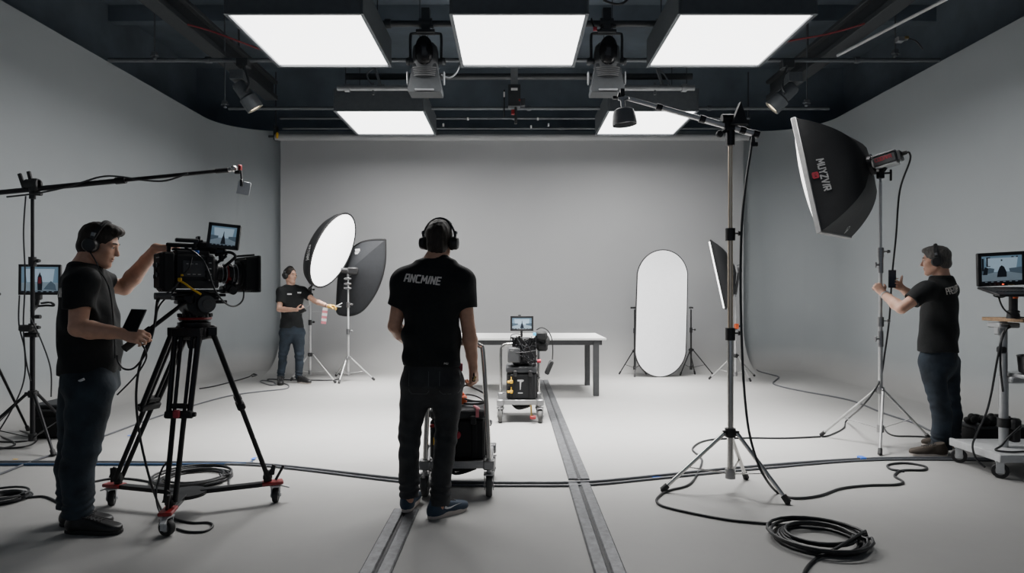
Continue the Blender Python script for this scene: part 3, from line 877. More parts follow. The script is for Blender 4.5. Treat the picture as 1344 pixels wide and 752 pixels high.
mb = MB(); mb.text('C38s', pE, u2, v2, .04, width=.085, proj=(bvh_shell, .004)); part('small_lettering', mb, M['white'], shell)

fl = hub - axd*.015
axl = V((-axd.x, -axd.y, 0)).normalized(); axl = (axl + V((0, 0, .22))).normalized()
t = thing('strobe_light', fl, 'grey strobe head with red lettering behind the large softbox', 'strobe light')
sdl = V((0, 0, 1)).cross(axl).normalized(); upl = axl.cross(sdl)
rl = Matrix((axl, sdl, upl)).transposed()
mb = MB(); mb.box(fl + axl*.115, (.21, .12, .105), rl, .02); mb.box(fl + axl*.23, (.03, .10, .085), rl, .015); bd_ = part('body', mb, M['darkgrey'], t)
mb = MB(); mb.box(fl + axl*.11 + upl*.055, (.20, .125, .012), rl, .005); mb.box(fl + axl*.12 - upl*.055, (.17, .125, .014), rl, .005); part('silver_strip', mb, M['alu'], t)
nv = sdl if sdl.y < 0 else -sdl
ux = axl if nv.cross(axl).dot(upl) > 0 else -axl
ux = axl
vv = upl
if ux.cross(vv).dot(nv) < 0: vv = -upl
mb = MB(); mb.strokes('CODIVA', fl + axl*.11 + nv*.061 + upl*.012, axl if axl.cross(upl).dot(nv) > 0 else -axl, upl, .03, .13, .2); part('lettering', mb, M['redink'], bd_)
mb = MB(); mb.cyl(fl + axl*.235 + upl*.01, fl + axl*.285 + upl*.01, .02, .016); part('plug', mb, M['rubber'], t)
p = fl + axl*.10 - upl*.06
mb = MB(); mb.cyl(p, (sx_, sy_, 2.44), .02); mb.box((sx_, sy_, 2.44), (.05, .05, .09)); mb.cyl((sx_, sy_, 2.44), (sx_ + .07, sy_ - .03, 2.44), .009); mb.box((sx_ + .075, sy_ - .03, 2.42), (.015, .02, .10)); part('bracket', mb, M['blackmetal'], t)
q = fl + axl*.285 + upl*.01
mb = MB(); mb.tube([q, q + axl*.02 + V((0, 0, -.015)), q + V((.025, 0, -.08)), W(1181, 250, 5.70), W(1176, 310, 5.75), W(1171, 360, 5.8), W(1167, 420, 5.82), W(1161, 465, 5.82), W(1156, 495, 5.8)] + [W(1146, 515, 5.8), W(1129, 536, 5.95), G(1111, 552, .02), G(1107, 562, .009), G(1089, 571, .009), G(1079, 573, .009)], .008, 8, 7)
solo('power_cable', mb, M['cable'], 'black cable drooping from the strobe head down the silver stand', 'cable')

# ------------------------------------------------------- woman's side: bright oval softbox and dark leaf shaped softbox
t = stand('light_stand', ((407 - CX)/F*10.3, 10.3), 1.95, .55, .40, 20, 'silver light stand under the bright oval softbox beside the woman', 'stand', 'lightgrey', 'silver', 'black', 3, .018, feet=[G(440, 503), G(382, 500), G(407, 491)])
t = stand('light_stand', ((457 - CX)/F*10.15, 10.15), 1.62, .50, .36, 20, 'silver light stand under the dark softbox seen from behind', 'stand', 'lightgrey', 'silver', 'steel', 3, .018, feet=[G(491, 499.5), G(445, 503.5), G(441, 494)])
# bright oval softbox
c = W(437.5, 327.5, 9.95)
ax1 = V((.91, -.40, -.10)).normalized()
up1 = V((.60, .55, 1.0)); up1 = (up1 - ax1*up1.dot(ax1)).normalized(); sd1 = up1.cross(ax1).normalized()
RA, RB_ = .665, .375
def oval_pts(cc, ra, rb, n=40):
    return [cc + up1*math.cos(2*math.pi*k/n)*ra + sd1*math.sin(2*math.pi*k/n)*rb for k in range(n)]
sb = thing('oval_softbox', c, 'bright white oval softbox tilted on its stand beside the woman', 'softbox')
rows_ = []
for s, k in ((0, 1), (.09, .985), (.18, .88), (.27, .64), (.33, .32), (.35, .10)):
    r_ = oval_pts(c - ax1*s, RA*k, RB_*k); r_.append(r_[0]); rows_.append(r_)
mb = MB(); mb.grid(rows_); shell = part('shell', mb, M['boxfab'], sb)
bvh1 = BVHTree.FromPolygons([tuple(p) for p in mb.v], mb.f)
mb = MB(); mb.sweep(oval_pts(c, RA, RB_), .016, 8, False, True); part('rim', mb, M['black'], sb)
mb = MB(); rows_ = []
for k, o in ((.985, .004), (.7, .03), (.35, .045), (.0005, .05)):
    r_ = oval_pts(c + ax1*o, RA*k, RB_*k); r_.append(r_[0]); rows_.append(r_)
mb.grid(rows_); part('diffuser', mb, M['softlit'], sb)
o = V((0, 0, CAMZ)); h = bvh1.ray_cast(o, (W(404.5, 331, 10) - o).normalized())
h2 = bvh1.ray_cast(o, (W(408, 318, 10) - o).normalized())
if h[0] is not None and h2[0] is not None:
    u_ = (h[0] - h2[0]).normalized(); n_ = h[1] if h[1].y < 0 else -h[1]; u_ = (u_ - n_*u_.dot(n_)).normalized()
    mb = MB(); mb.strokes('ATIVAM', h[0], u_, n_.cross(u_), .055, .24, .2, proj=(bvh1, .005)); part('lettering', mb, M['greyink'], shell)
back = c - ax1*.33
mb = MB(); mb.cyl(back, back - ax1*.08, .06, seg=20); mb.cyl(back - ax1*.06, ((407 - CX)/F*10.3, 10.3, 1.99), .025); part('lamp_head', mb, M['darkgrey'], sb)
mb = MB(); mb.cyl(W(404, 381, 10.25), W(412, 372, 10.2), .015); part('tilt_handle', mb, M['rubber'], sb)
# grey pouch hanging on that stand
p = W(403, 396, 10.2)
mb = MB(); mb.prism([(-.03, .09), (.025, .10), (.05, -.05), (.0, -.09), (-.05, -.05)], p, (1, 0, 0), (0, 0, 1), .05)
solo('weight_pouch', mb, M['lightgrey'], 'small pale pouch hanging on the bright softbox stand', 'pouch')
mb = MB(); mb.cyl(W(409, 409.5, 10.28), W(424, 409.5, 10.2), .006); solo('side_rod', mb, M['lightgrey'], 'thin pale rod sticking out of the bright softbox stand', 'rod')

# dark leaf-shaped softbox, back towards us
def PW(lst, y0, y1, x0=443, x1=508):
    return [W(x, y, y0 + (y1 - y0)*(x - x0)/(x1 - x0)) for x, y in lst]
out_px = [(442.5, 410), (442.2, 395), (444, 365), (447.5, 347), (453, 337), (462, 326), (474, 318), (486, 315), (498, 314.3), (503.5, 314.4), (505.8, 314.5), (506, 317), (506.2, 325), (505.5, 345), (501, 366), (493, 385), (483, 400), (474, 409), (463, 413.5), (450, 413.8)]
cy_ = PW(out_px, 10.6, 10.3)
cen = W(470, 364, 10.3)
sb = thing('leaf_softbox', cen, 'dark leaf shaped softbox seen from its back, right of the bright oval one', 'softbox')
cl = catmull(cy_, 4, True)
rows_ = []
for k, o in ((1.0, 0), (.9, -.02), (.65, -.05), (.35, -.07), (.12, -.075)):
    ce = W(458, 357, 10.45)
    cm = sum(cl, V())/len(cl)
    ctr = cm.lerp(ce, 1 - k)
    r_ = [ctr + (p - cm)*k + V((0, o, 0)) for p in cl]; r_.append(r_[0]); rows_.append(r_)
mb = MB(); mb.grid(rows_); shell = part('shell', mb, M['boxfab2'], sb)
bvh2 = BVHTree.FromPolygons([tuple(p) for p in mb.v], mb.f)
mb = MB(); mb.sweep(cl, .014, 8, False, True); part('rim', mb, M['black'], sb)
mb = MB(); cm = sum(cl, V())/len(cl); r0_ = [cm + (p - cm)*.96 + V((0, .02, 0)) for p in cl]; r1_ = [cm + (p - cm)*.02 + V((0, .06, 0)) for p in cl]; mb.grid([r0_ + [r0_[0]], r1_ + [r1_[0]]]); part('front_cloth', mb, M['whitefab'], sb)
h = bvh2.ray_cast(V((0, 0, CAMZ)), (W(469.5, 330, 10.3) - V((0, 0, CAMZ))).normalized())
if h[0] is not None:
    mb = MB()
    mb.box(h[0] + V((0, -.012, .022)), (.075, .006, .038), Matrix.Rotation(R(-8), 3, 'Y'), .003); mb.box(h[0] + V((-.004, -.012, -.024)), (.075, .006, .038), Matrix.Rotation(R(-8), 3, 'Y'), .003); mb.box(h[0] + V((-.002, -.012, 0)), (.03, .006, .03), Matrix.Rotation(R(-8), 3, 'Y'), .003)
    part('emblem', mb, M['white'], shell)
hd = W(458.5, 355.5, 10.16)
mb = MB(); mb.box(hd + V((.05, .02, .0)), (.17, .16, .11), Matrix.Rotation(R(12), 3, 'Z'), .02); mb.cyl(hd + V((-.02, .02, 0)), hd + V((-.13, -.02, .01)), .05, .04); mb.box(hd + V((.03, .16, 0)), (.1, .2, .08)); part('lamp_head', mb, M['black'], sb)
mb = MB(); mb.cyl(hd + V((-.01, .1, -.06)), ((457 - CX)/F*10.15, 10.15, 1.66), .016)
for z in (1.60, 1.52, 1.45):
    mb.box(((457 - CX)/F*10.15, 10.12, z), (.07, .07, .035)); mb.cyl(((457 - CX)/F*10.15 - .05, 10.1, z), ((457 - CX)/F*10.15 + .06, 10.1, z), .012)
part('bracket', mb, M['steel'], sb)

# ------------------------------------------------------- strip softbox, right rear
sx2, sy2 = (965.5 - CX)/F*10.1, 10.1
t = stand('light_stand', (sx2, sy2), 1.32, .5, .40, 10, 'silver light stand behind the boom stand holding the angled softbox', 'stand', 'lightgrey', 'silver', 'black', 2, .017, feet=[G(985, 501), G(931, 498), G(990, 494)])
mb = MB(); mb.box((sx2, sy2 - .04, 1.36 - (428-386)/F*10.1), (.06, .04, .08)); solo('orange_clip', mb, M['orange'], 'orange clip on the rear right light stand', 'clip')
A0, A1 = W(932.5, 315, 9.9), W(952.5, 406, 9.75)
wv = V((.26, .60, .04))
sb = thing('angled_softbox', (A0 + A1)/2, 'black softbox with a bright white face seen edge on, right of the oval reflector', 'softbox')
B0, B1 = A0 + wv + V((0, 0, -.05)), A1 + wv + V((0, 0, .06))
nrm = (A1 - A0).cross(wv).normalized(); nrm = nrm if nrm.x > 0 else -nrm
hubc = (A0 + A1 + B0 + B1)/4 + nrm*.22 + V((0, -.12, .02))
mb = MB(); base = []
cor = [A0, A1, B1, B0]
for i in range(4):
    for k in range(6): base.append(cor[i].lerp(cor[(i+1) % 4], k/6))
rows_ = []
for s in np.linspace(0, 1, 8):
    k = (1 - s)**.6
    r_ = [hubc + (p - hubc)*(.14 + .86*k) if False else (p*(.10 + .90*k) + hubc*(1 - (.10 + .90*k))) + nrm*.05*math.sin(math.pi*s) for p in base]
    r_.append(r_[0]); rows_.append(r_)
mb.grid(rows_); part('shell', mb, M['boxfab'], sb)
mb = MB(); mb.sweep(base, .012, 6, False, True); part('rim', mb, M['black'], sb)
mb = MB(); off = -nrm*.035
ins = [p + (sum(cor, V())/4 - p)*.04 + off for p in cor]; ins2 = [p + nrm*.03 for p in ins]
mb.add(ins + ins2, [(0, 1, 2, 3), (7, 6, 5, 4), (0, 4, 5, 1), (1, 5, 6, 2), (2, 6, 7, 3), (3, 7, 4, 0)]); part('diffuser', mb, M['stripLit'], sb)
mb = MB(); mb.cyl(hubc, hubc + nrm*.06, .06, seg=16); mb.cyl(hubc + nrm*.03, (sx2, sy2, 1.36), .02); part('lamp_head', mb, M['darkgrey'], sb)

# ------------------------------------------------------- oval reflector leaning on two black stands
c0 = W(866, 491, 10.62); c0.z = .006
w2, h2_ = .425, 1.05
lean = V((.10, .20, 2.12)).normalized()
sdv = V((1, .06, 0)).normalized(); nv = lean.cross(sdv).normalized()
cen = c0 + lean*h2_
def cap_pts(sc=1.0, o=0.0):
    pts = []
    for k in range(48):
        a = 2*math.pi*k/48
        x = math.cos(a)*w2; z = math.sin(a)*w2*1.08
        z += (h2_ - w2*1.08)*(1 if math.sin(a) > 0 else -1) if abs(math.sin(a)) > 1e-6 else 0
        pts.append(cen + sdv*x*sc + lean*z*(sc if sc == 1 else 1 - (1-sc)*w2/h2_) + nv*o)
    return pts
pts = cap_pts()
t = thing('oval_reflector', c0, 'tall white oval reflector with black rim leaning at the backdrop', 'reflector')
mb = MB(); mb.sweep(pts, .014, 8, False, True); part('rim', mb, M['black'], t)
mb = MB(); inner = cap_pts(.985); mb.add(inner + [p + nv*-.012 for p in inner], [tuple(range(48)), tuple(range(95, 47, -1))]); part('white_fabric', mb, M['whitefab'], t)
t = stand('backdrop_stand', ((833 - CX)/F*10.95, 10.95), 1.10, .42, .40, 210, 'small black tripod stand behind the left edge of the oval reflector', 'stand', 'black', 'black', 'black', 2, .015, feet=[G(813, 491.5), G(833, 495), G(848, 491.5)])
mb = MB(); mb.box(((833 - CX)/F*10.95 - .02, 10.95, 1.13), (.10, .03, .03)); part('top_bar', mb, M['black'], t)
t = stand('backdrop_stand', ((907 - CX)/F*10.95, 10.95), 1.10, .45, .42, 330, 'small black tripod stand behind the right edge of the oval reflector', 'stand', 'black', 'black', 'black', 2, .015, feet=[G(936, 493), G(893, 493), G(912, 491.5)])
mb = MB(); mb.box(((907 - CX)/F*10.95, 10.95, 1.13), (.07, .03, .03)); part('top_bar', mb, M['black'], t)

# ------------------------------------------------------- table
t = thing('table', (.18, 9.2, 0), 'long white topped table with dark grey legs behind the far trolley', 'table')
x0, x1, y0, y1, zt = -.92, 1.255, 8.6, 9.75, .775
mb = MB(); mb.box(((x0+x1)/2, (y0+y1)/2, zt - .014), (x1-x0, y1-y0, .028), bev=.004); part('tabletop', mb, M['tabletop'], t)
mb = MB()
for y in (y0 + .07, y1 - .07): mb.box(((x0+x1)/2, y, zt - .062), (x1-x0-.10, .035, .068))
for x in (x0 + .09, x1 - .11): mb.box((x, (y0+y1)/2, zt - .062), (.035, y1-y0-.14, .068))
part('apron', mb, M['midgrey'], t)
for x in (x0 + .09, x1 - .13):
    for y in (y0 + .07, y1 - .07):
        mb = MB(); mb.box((x, y, (zt - .03)/2), (.075, .075, zt - .03), bev=.003); part('leg', mb, M['midgrey'], t)
# ================================================================== trolleys
def caster(parent, p, r, wdt, m_fork='steel', m_tyre='tyre', yaw=0.0, top=.0):
    x, y = p
    ax = V((math.cos(yaw), math.sin(yaw), 0)); fw = V((-ax.y, ax.x, 0))
    mb = MB(); c = V((x, y, r)); rot = Matrix((ax, fw, V((0, 0, 1)))).transposed()
    for s in (-1, 1): mb.box(c + ax*s*(wdt/2 + .008) + V((0, 0, r*.45)), (.006, r*.9, r*1.5), rot, .002)
    mb.box(V((x, y, 2*r + .012)), (wdt + .03, r*1.1, .012), rot, .003); mb.cyl((x, y, 2*r + .01), (x, y, top), .018)
    mb.cyl(c - ax*(wdt/2 + .016), c + ax*(wdt/2 + .016), .010)
    f = part('caster_fork', mb, M[m_fork], parent)
    mb = MB(); mb.lathe([(r*.55, -wdt/2), (r*.92, -wdt/2), (r, -wdt*.3), (r, wdt*.3), (r*.92, wdt/2), (r*.55, wdt/2)], c, ax, 24, False); mb.mi = 1
    mb.cyl(c - ax*wdt*.42, c + ax*wdt*.42, r*.58, seg=20); part('wheel', mb, [M[m_tyre], M['tyrehub']], f)
def trolley(x0, x1, y0, y1, zd, hz, label, side='near', wr=.07, tilt=.04):
    t = thing('equipment_trolley', ((x0+x1)/2, (y0+y1)/2, 0), label, 'trolley', 'equipment trolleys by the rails')
    mb = MB(); cx, cy = (x0+x1)/2, (y0+y1)/2
    for y in (y0, y1): mb.beam((x0 - .03, y, zd), (x1 + .03, y, zd), .04, .05)
    for x in (x0, x1): mb.beam((x, y0, zd), (x, y1, zd), .04, .045)
    mb.box((cx, cy, zd + .012), (x1-x0, y1-y0, .012))
    for x in (x0, x1):
        for y in (y0, y1): mb.box((x, y, zd), (.075, .085, .065), bev=.008)
    part('deck', mb, M['steel'], t)
    for x in (x0, x1):
        for y in (y0, y1): caster(t, (x, y + .0), wr, .042, top=zd - .02, yaw=R(random.uniform(-6, 6)))
    yh = y0 if side == 'near' else y1
    s = -1 if side == 'near' else 1
    mb = MB(); rr_ = .07
    P = [(x0, yh, zd + .02), (x0 + tilt*.3, yh, zd + .3), (x0 + tilt, yh + s*.01, hz - rr_), (x0 + tilt + rr_*.3, yh + s*.01, hz - rr_*.28), (x0 + tilt + rr_, yh + s*.01, hz), (cx, yh + s*.01, hz), (x1 - tilt - rr_, yh + s*.01, hz), (x1 - tilt - rr_*.3, yh + s*.01, hz - rr_*.28), (x1 - tilt, yh + s*.01, hz - rr_), (x1 - tilt*.3, yh, zd + .3), (x1, yh, zd + .02)]
    mb.tube(P, .017, 12, 5); part('push_handle', mb, M['chrome'], t)
    for q0, q1 in (((x1, y1 + .06, zd - .03), (x1, y1 + .06, .11)), ((x0, y0 - .06, zd - .03), (x0, y0 - .06, .14))):
        mb = MB(); mb.cyl(q0, q1, .009); part('brake_rod', mb, M['steel'], t)
    mb = MB(); mb.box((cx + .02, cy, zd - .055), (.16, .2, .07), bev=.02); mb.tube([(cx - .1, cy - .1, zd - .03), (cx - .02, cy - .13, zd - .09), (cx + .12, cy - .1, zd - .06)], .012); part('underslung_box', mb, M['matte'], t)
    return t
def hard_case(x0, x1, y0, y1, z0, z1, label, front=True):
    t = thing('equipment_case', ((x0+x1)/2, (y0+y1)/2, z0), label, 'equipment case', 'hard cases on the trolleys')
    cx, cy, zs = (x0+x1)/2, (y0+y1)/2, z1 - .07
    mb = MB(); mb.box((cx, cy, (z0+zs)/2), (x1-x0-.012, y1-y0-.012, zs-z0), bev=.018)
    for k in (-.3, .3):
        mb.box((cx + k*(x1-x0), y0 + .004, (z0+zs)/2), (.035, .02, zs-z0-.02), bev=.006)
    for k in (-.25, .25):
        mb.box((x1 - .004, cy + k*(y1-y0), (z0+zs)/2), (.02, .04, zs-z0-.02), bev=.006)
    part('case_body', mb, M['case'], t)
    mb = MB(); mb.box((cx, cy, (zs+z1)/2 + .003), (x1-x0, y1-y0, z1-zs - .004), bev=.02); mb.box((cx, cy, z1), (x1-x0-.12, y1-y0-.12, .01), bev=.004); part('case_lid', mb, M['casegrey'], t)
    for k in (-.2, .28):
        mb = MB(); mb.box((cx + k*(x1-x0), y0 - .008, zs), (.04, .022, .06), bev=.005); part('latch', mb, M['black'], t)
    mb = MB(); mb.tube([(x1 + .0, cy - .08, zs - .06), (x1 + .025, cy - .07, zs - .06), (x1 + .028, cy, zs - .06), (x1 + .025, cy + .07, zs - .06), (x1, cy + .08, zs - .06)], .009, 8, 4); part('side_handle', mb, M['black'], t)
    return t
# near trolley
trolley(-.585, -.155, 4.36, 4.82, .215, 1.03, 'steel push trolley right in front of the man in the centre')
ct = hard_case(-.565, -.178, 4.40, 4.80, .235, .575, 'large black hard case on the trolley in front of the central man')
mb = MB(); p = W(600, 571.5, 4.36); mb.cyl(p + V((0, .03, 0)), p, .024, seg=20); c_ = part('red_knob', mb, M['redink'], ct)
mb = MB(); mb.box(W(567, 559, 4.385), (.03, .03, .02)); part('red_latch', mb, M['red'], ct)
mb = MB(); mb.box(W(570.5, 579, 4.385), (.016, .02, .055)); part('yellow_tag', mb, M['yellow'], ct)
mb = MB(); p = W(608, 522, 4.55); p.z = .62
mb.box(p + V((-.02, 0, 0)), (.09, .08, .06), bev=.02); mb.ball(p + V((-.03, 0, .035)), (.04, .03, .025)); solo('orange_gadget', mb, M['orange'], 'small orange red gadget lying on the near hard case', 'gadget')
mb = MB(); c_ = V((-.27, 4.55, .592))
mb.tube([c_ + V((.075*math.cos(a), .06*math.sin(a), .006 + .045*max(0, math.sin(a*.5))*(1 + .3*math.sin(a)))) for a in np.linspace(0, 4*math.pi*1.0, 26)], .007, 6, 4)
mb.tube([c_ + V((.08, 0, .0)), c_ + V((.09, -.03, .06)), c_ + V((.02, -.05, .11)), c_ + V((-.06, -.02, .13)), c_ + V((-.1, 0, .06))], .007, 6, 5)
solo('coiled_lead', mb, M['cable'], 'short black lead heaped on the lid of the near hard case', 'cable')
mb = MB(); mb.tube([V((-.24, 4.37, .582)), V((-.225, 4.385, .585)), V((-.26, 4.45, .59))], .009, 6); mb.box((-.235, 4.385, .56), (.022, .006, .07), bev=.001)
solo('pink_strap', mb, M['pink'], 'little pink red strap hanging over the lid edge of the near hard case', 'strap')
# far trolley, its case and the camera rig on it
tr = trolley(-.125, .30, 6.86, 7.36, .215, .79, 'steel push trolley farther back carrying the camera rig', side='far', tilt=.0)
mb = MB(); mb.cyl((.20, 6.82, .19), (.205, 6.80, .07), .010); mb.mi = 1; mb.box((.22, 6.80, .065), (.06, .05, .03)); part('brake_lever', mb, [M['gold'], M['red']], tr)
ct = hard_case(-.065, .268, 6.90, 7.24, .235, .585, 'black hard case with a grey T emblem under the camera rig on the far trolley')
mb = MB(); p = W(683, 504, 6.87)
mb.prism([(-.032, .045), (-.032, .03), (-.008, .028), (-.005, -.06), (.002, -.06), (.010, .02), (.032, .028), (.036, .042), (.02, .047)], p, (1, 0, 0), (0, 0, 1), .003); mb.box(p + V((0, 0, -.095)), (.05, .004, .01), bev=.001); part('t_emblem', mb, M['greyink'], ct)
for y_ in (501, 514):
    mb = MB(); p = W(671, y_, 6.88); mb.box(p, (.035, .03, .035), bev=.006); mb.box(p + V((-.03, 0, -.002)), (.025, .025, .025), bev=.005); mb.cyl(p + V((0, -.01, .02)), p + V((0, -.01, .05)), .005); part('yellow_latch', mb, M['yellow'], ct)

def screen_scene(parent, o, u, v, n, w_, h_, kind):
    """a lit picture: pale back wall, floor, dark figure and rig silhouettes, as flat pieces on the panel"""
    o, u, v, n = V(o), V(u), V(v), V(n)
    mb = MB(); mb.mi = 0
    q = lambda a, b_, c, d, k=.0: mb.add([o + u*a*w_ + v*b_*h_ + n*k, o + u*c*w_ + v*b_*h_ + n*k, o + u*c*w_ + v*d*h_ + n*k, o + u*a*w_ + v*d*h_ + n*k], [(0, 1, 2, 3)])
    poly = lambda P, k: mb.add([o + u*a*w_ + v*b_*h_ + n*k for a, b_ in P], [tuple(range(len(P)))])
    q(-.5, -.5, .5, .5)
    mb.mi = 2; q(-.5, -.5, .5, -.12, .0006)
    mb.mi = 1; poly([(-.35, -.1), (.35, -.1), (.4, .42), (-.4, .42)], .0006)
    mb.mi = 3
    if kind == 'tower':
        poly([(-.09, -.42), (.11, -.42), (.06, -.1), (.03, .02), (.015, .25), (-.0, .25), (-.02, .02), (-.05, -.1)], .0012)
        mb.mi = 4; poly([(-.5, -.25), (-.2, -.12), (-.2, .0), (-.5, .02)], .0010); poly([(.5, -.25), (.2, -.12), (.2, .0), (.5, .02)], .0010)
    elif kind == 'figure':
        mb.mi = 3; poly([(-.06, -.42), (.06, -.42), (.07, -.1), (.05, .12), (.02, .2), (.0, .3), (-.03, .2), (-.06, .1), (-.07, -.1)], .0012)
        mb.mi = 4; poly([(.1, -.38), (.45, -.42), (.42, -.2), (.3, -.05), (.2, -.2)], .0012)
        mb.mi = 5; poly([(-.05, -.15), (.04, -.15), (.03, .1), (-.04, .1)], .0016)
    else:
        mb.mi = 4; poly([(-.5, -.2), (-.2, -.12), (-.18, .02), (-.3, .06), (-.42, .02), (-.5, .08)], .0010); poly([(.5, -.2), (.2, -.12), (.18, .02), (.3, .03), (.5, .06)], .0010)
        mb.mi = 3; poly([(-.12, -.3), (.12, -.3), (.12, -.12), (.06, .08), (.0, .14), (-.05, .08), (-.10, -.1)], .0014); q(-.49, -.05, -.44, .42, .0012); q(-.38, .1, -.34, .46, .0012); q(-.36, .42, -.28, .46, .0012); q(-.36, .1, -.28, .13, .0012)
        poly([(-.47, -.2), (-.36, -.2), (-.33, .05), (-.42, .1)], .0013); q(-.02, .3, .02, .36, .0012); q(.24, .42, .3, .46, .0012); q(.36, .42, .4, .47, .0012)
    mb.mi = 3; q(-.5, -.5, .5, -.44, .0018)
    mb.mi = 2
    for k in range(6): q(-.42 + k*.15, -.485, -.36 + k*.15, -.455, .0022)
    return part('screen', mb, [M['screenback'], M['screenlight'], M['screenfloor'], M['screendark'], M['screenmid'], M['redink']], parent)
def monitor_parts(parent, c, w_, h_, n, upv, kind, d=.025, bez=.016, m='black', name='monitor'):
    n = V(n).normalized(); upv = V(upv); upv = (upv - n*upv.dot(n)).normalized(); u = upv.cross(n).normalized()
    rot = Matrix((u, upv, n)).transposed(); c = V(c)
    mb = MB(); mb.box(c - n*d/2, (w_, h_, d), rot, .006)
    for s in (-1, 1): mb.box(c + u*s*(w_/2 - bez/2) + n*.003, (bez, h_, .008), rot, .002); mb.box(c + upv*s*(h_/2 - bez/2) + n*.003, (w_, bez, .008), rot, .002)
    mo = part(name, mb, M[m], parent)
    screen_scene(mo, c + n*.0015, u, upv, n, w_ - 2*bez, h_ - 2*bez, kind)
    return mo

rg = thing('camera_rig', (.10, 7.05, .59), 'small cinema camera rig with its lit monitor standing on the far case', 'camera')
yb = 6.98
mb = MB(); mb.lathe([(.09, 0), (.095, .02), (.06, .03), (.05, .07), (.07, .08), (.07, .10)], (.10, 7.05, .594), (0, 0, 1), 20); mb.box((.10, 7.02, .69), (.16, .2, .03)); part('base_plate', mb, M['blackmetal'], rg)
mb = MB(); p = W(674.5, 465, yb); mb.box(p, (.135, .16, .165), bev=.01); mb.box(p + V((0, -.085, 0)), (.115, .02, .14), bev=.006); bt = part('battery_block', mb, M['darkgrey'], rg)
mb = MB(); mb.strokes('VOLT', p + V((-.02, -.096, .05)), (1, 0, 0), (0, 0, 1), .012, .04, .2); part('lettering', mb, M['greyink'], bt)
mb = MB(); p = W(693, 462, 7.05); mb.box(p, (.15, .24, .18), bev=.012); mb.box(p + V((-.05, 0, .12)), (.16, .24, .07), bev=.01); mb.box(p + V((.06, -.09, .0)), (.05, .05, .22)); mb.box(p + V((-.12, .02, .10)), (.08, .1, .05))
part('body', mb, M['black'], rg)
rnd = random.Random(3)
mb = MB(); mb.box(W(688, 460, 6.965), (.26, .03, .27), bev=.004)
for k in range(46):
    q = W(rnd.uniform(671, 706), rnd.uniform(441, 479), 6.93 + rnd.uniform(-.02, .03))
    mb.box(q, (rnd.uniform(.012, .035), .03, rnd.uniform(.008, .03)), Matrix.Rotation(rnd.uniform(-.6, .6), 3, 'Y'), .002)
part('rig_fittings', mb, M['blackmetal'], rg)
mb = MB()
for k in range(16):
    q = W(rnd.uniform(672, 704), rnd.uniform(441, 479), 6.91)
    mb.cyl(q, q + V((0, -.012, 0)), rnd.uniform(.004, .009), seg=8)
part('bright_screws', mb, M['steel'], rg)
mb = MB(); p = W(710, 448, 7.15); mb.lathe([(.05, -.1), (.075, -.1), (.08, .12), (.06, .12)], p, (.25, 1, 0), 24); mb.box(p + V((0, -.08, .07)), (.13, .14, .09), bev=.02); mb.box(p + V((.01, -.06, -.05)), (.12, .12, .10), bev=.02); part('matte_box', mb, M['matte'], rg)
mb = MB(); mb.cyl(W(700, 474, 6.95), W(710, 474, 6.95), .014); mb.mi = 1; mb.cyl(W(705, 474, 6.94), W(710, 474, 6.94), .020, seg=14); part('focus_knob', mb, [M['black'], M['redink']], rg)
mb = MB(); mb.box(W(701.5, 438.5, 6.90), (.034, .02, .032), bev=.004); part('tally_lamp', mb, M['cyan'], rg)
mb = MB()
for k in range(7):
    a = W(rnd.uniform(670, 690), rnd.uniform(440, 470), 6.9); b_ = W(rnd.uniform(690, 706), rnd.uniform(440, 478), 6.9)
    mb.tube([a, (a+b_)/2 + V((0, -.03, rnd.uniform(-.06, .06))), b_], .0045, 6, 6)
mb.tube([W(670, 448, 6.93), W(671, 440, 6.93), W(678, 438, 6.93), W(686, 440, 6.95)], .005, 6); part('leads', mb, M['cable'], rg)
mb = MB(); mb.cyl(W(684.5, 434, 6.93), W(684.5, 442, 6.95), .012); mb.box(W(682, 414, 6.93), (.03, .03, .016)); part('monitor_mount', mb, M['blackmetal'], rg)
monitor_parts(rg, W(685, 424.5, 6.90), .245, .158, (-.03, -1, .02), (0, 0, 1), 'tower', bez=.020)
mb = MB(); P = [W(704, 433, 6.98), W(711, 430, 6.97), W(719, 434, 6.96), W(724, 444, 6.95), W(725.5, 458, 6.95), W(725, 472, 6.94)]
mb.tube(P, .006, 8, 6); part('gooseneck', mb, M['rubber'], rg)
mb = MB(); a, b_ = W(724.5, 473.5, 6.94), W(717, 491, 6.94); mb.beam(a, b_, .068, .05, bev=.014); part('hanging_remote', mb, M['matte'], rg)

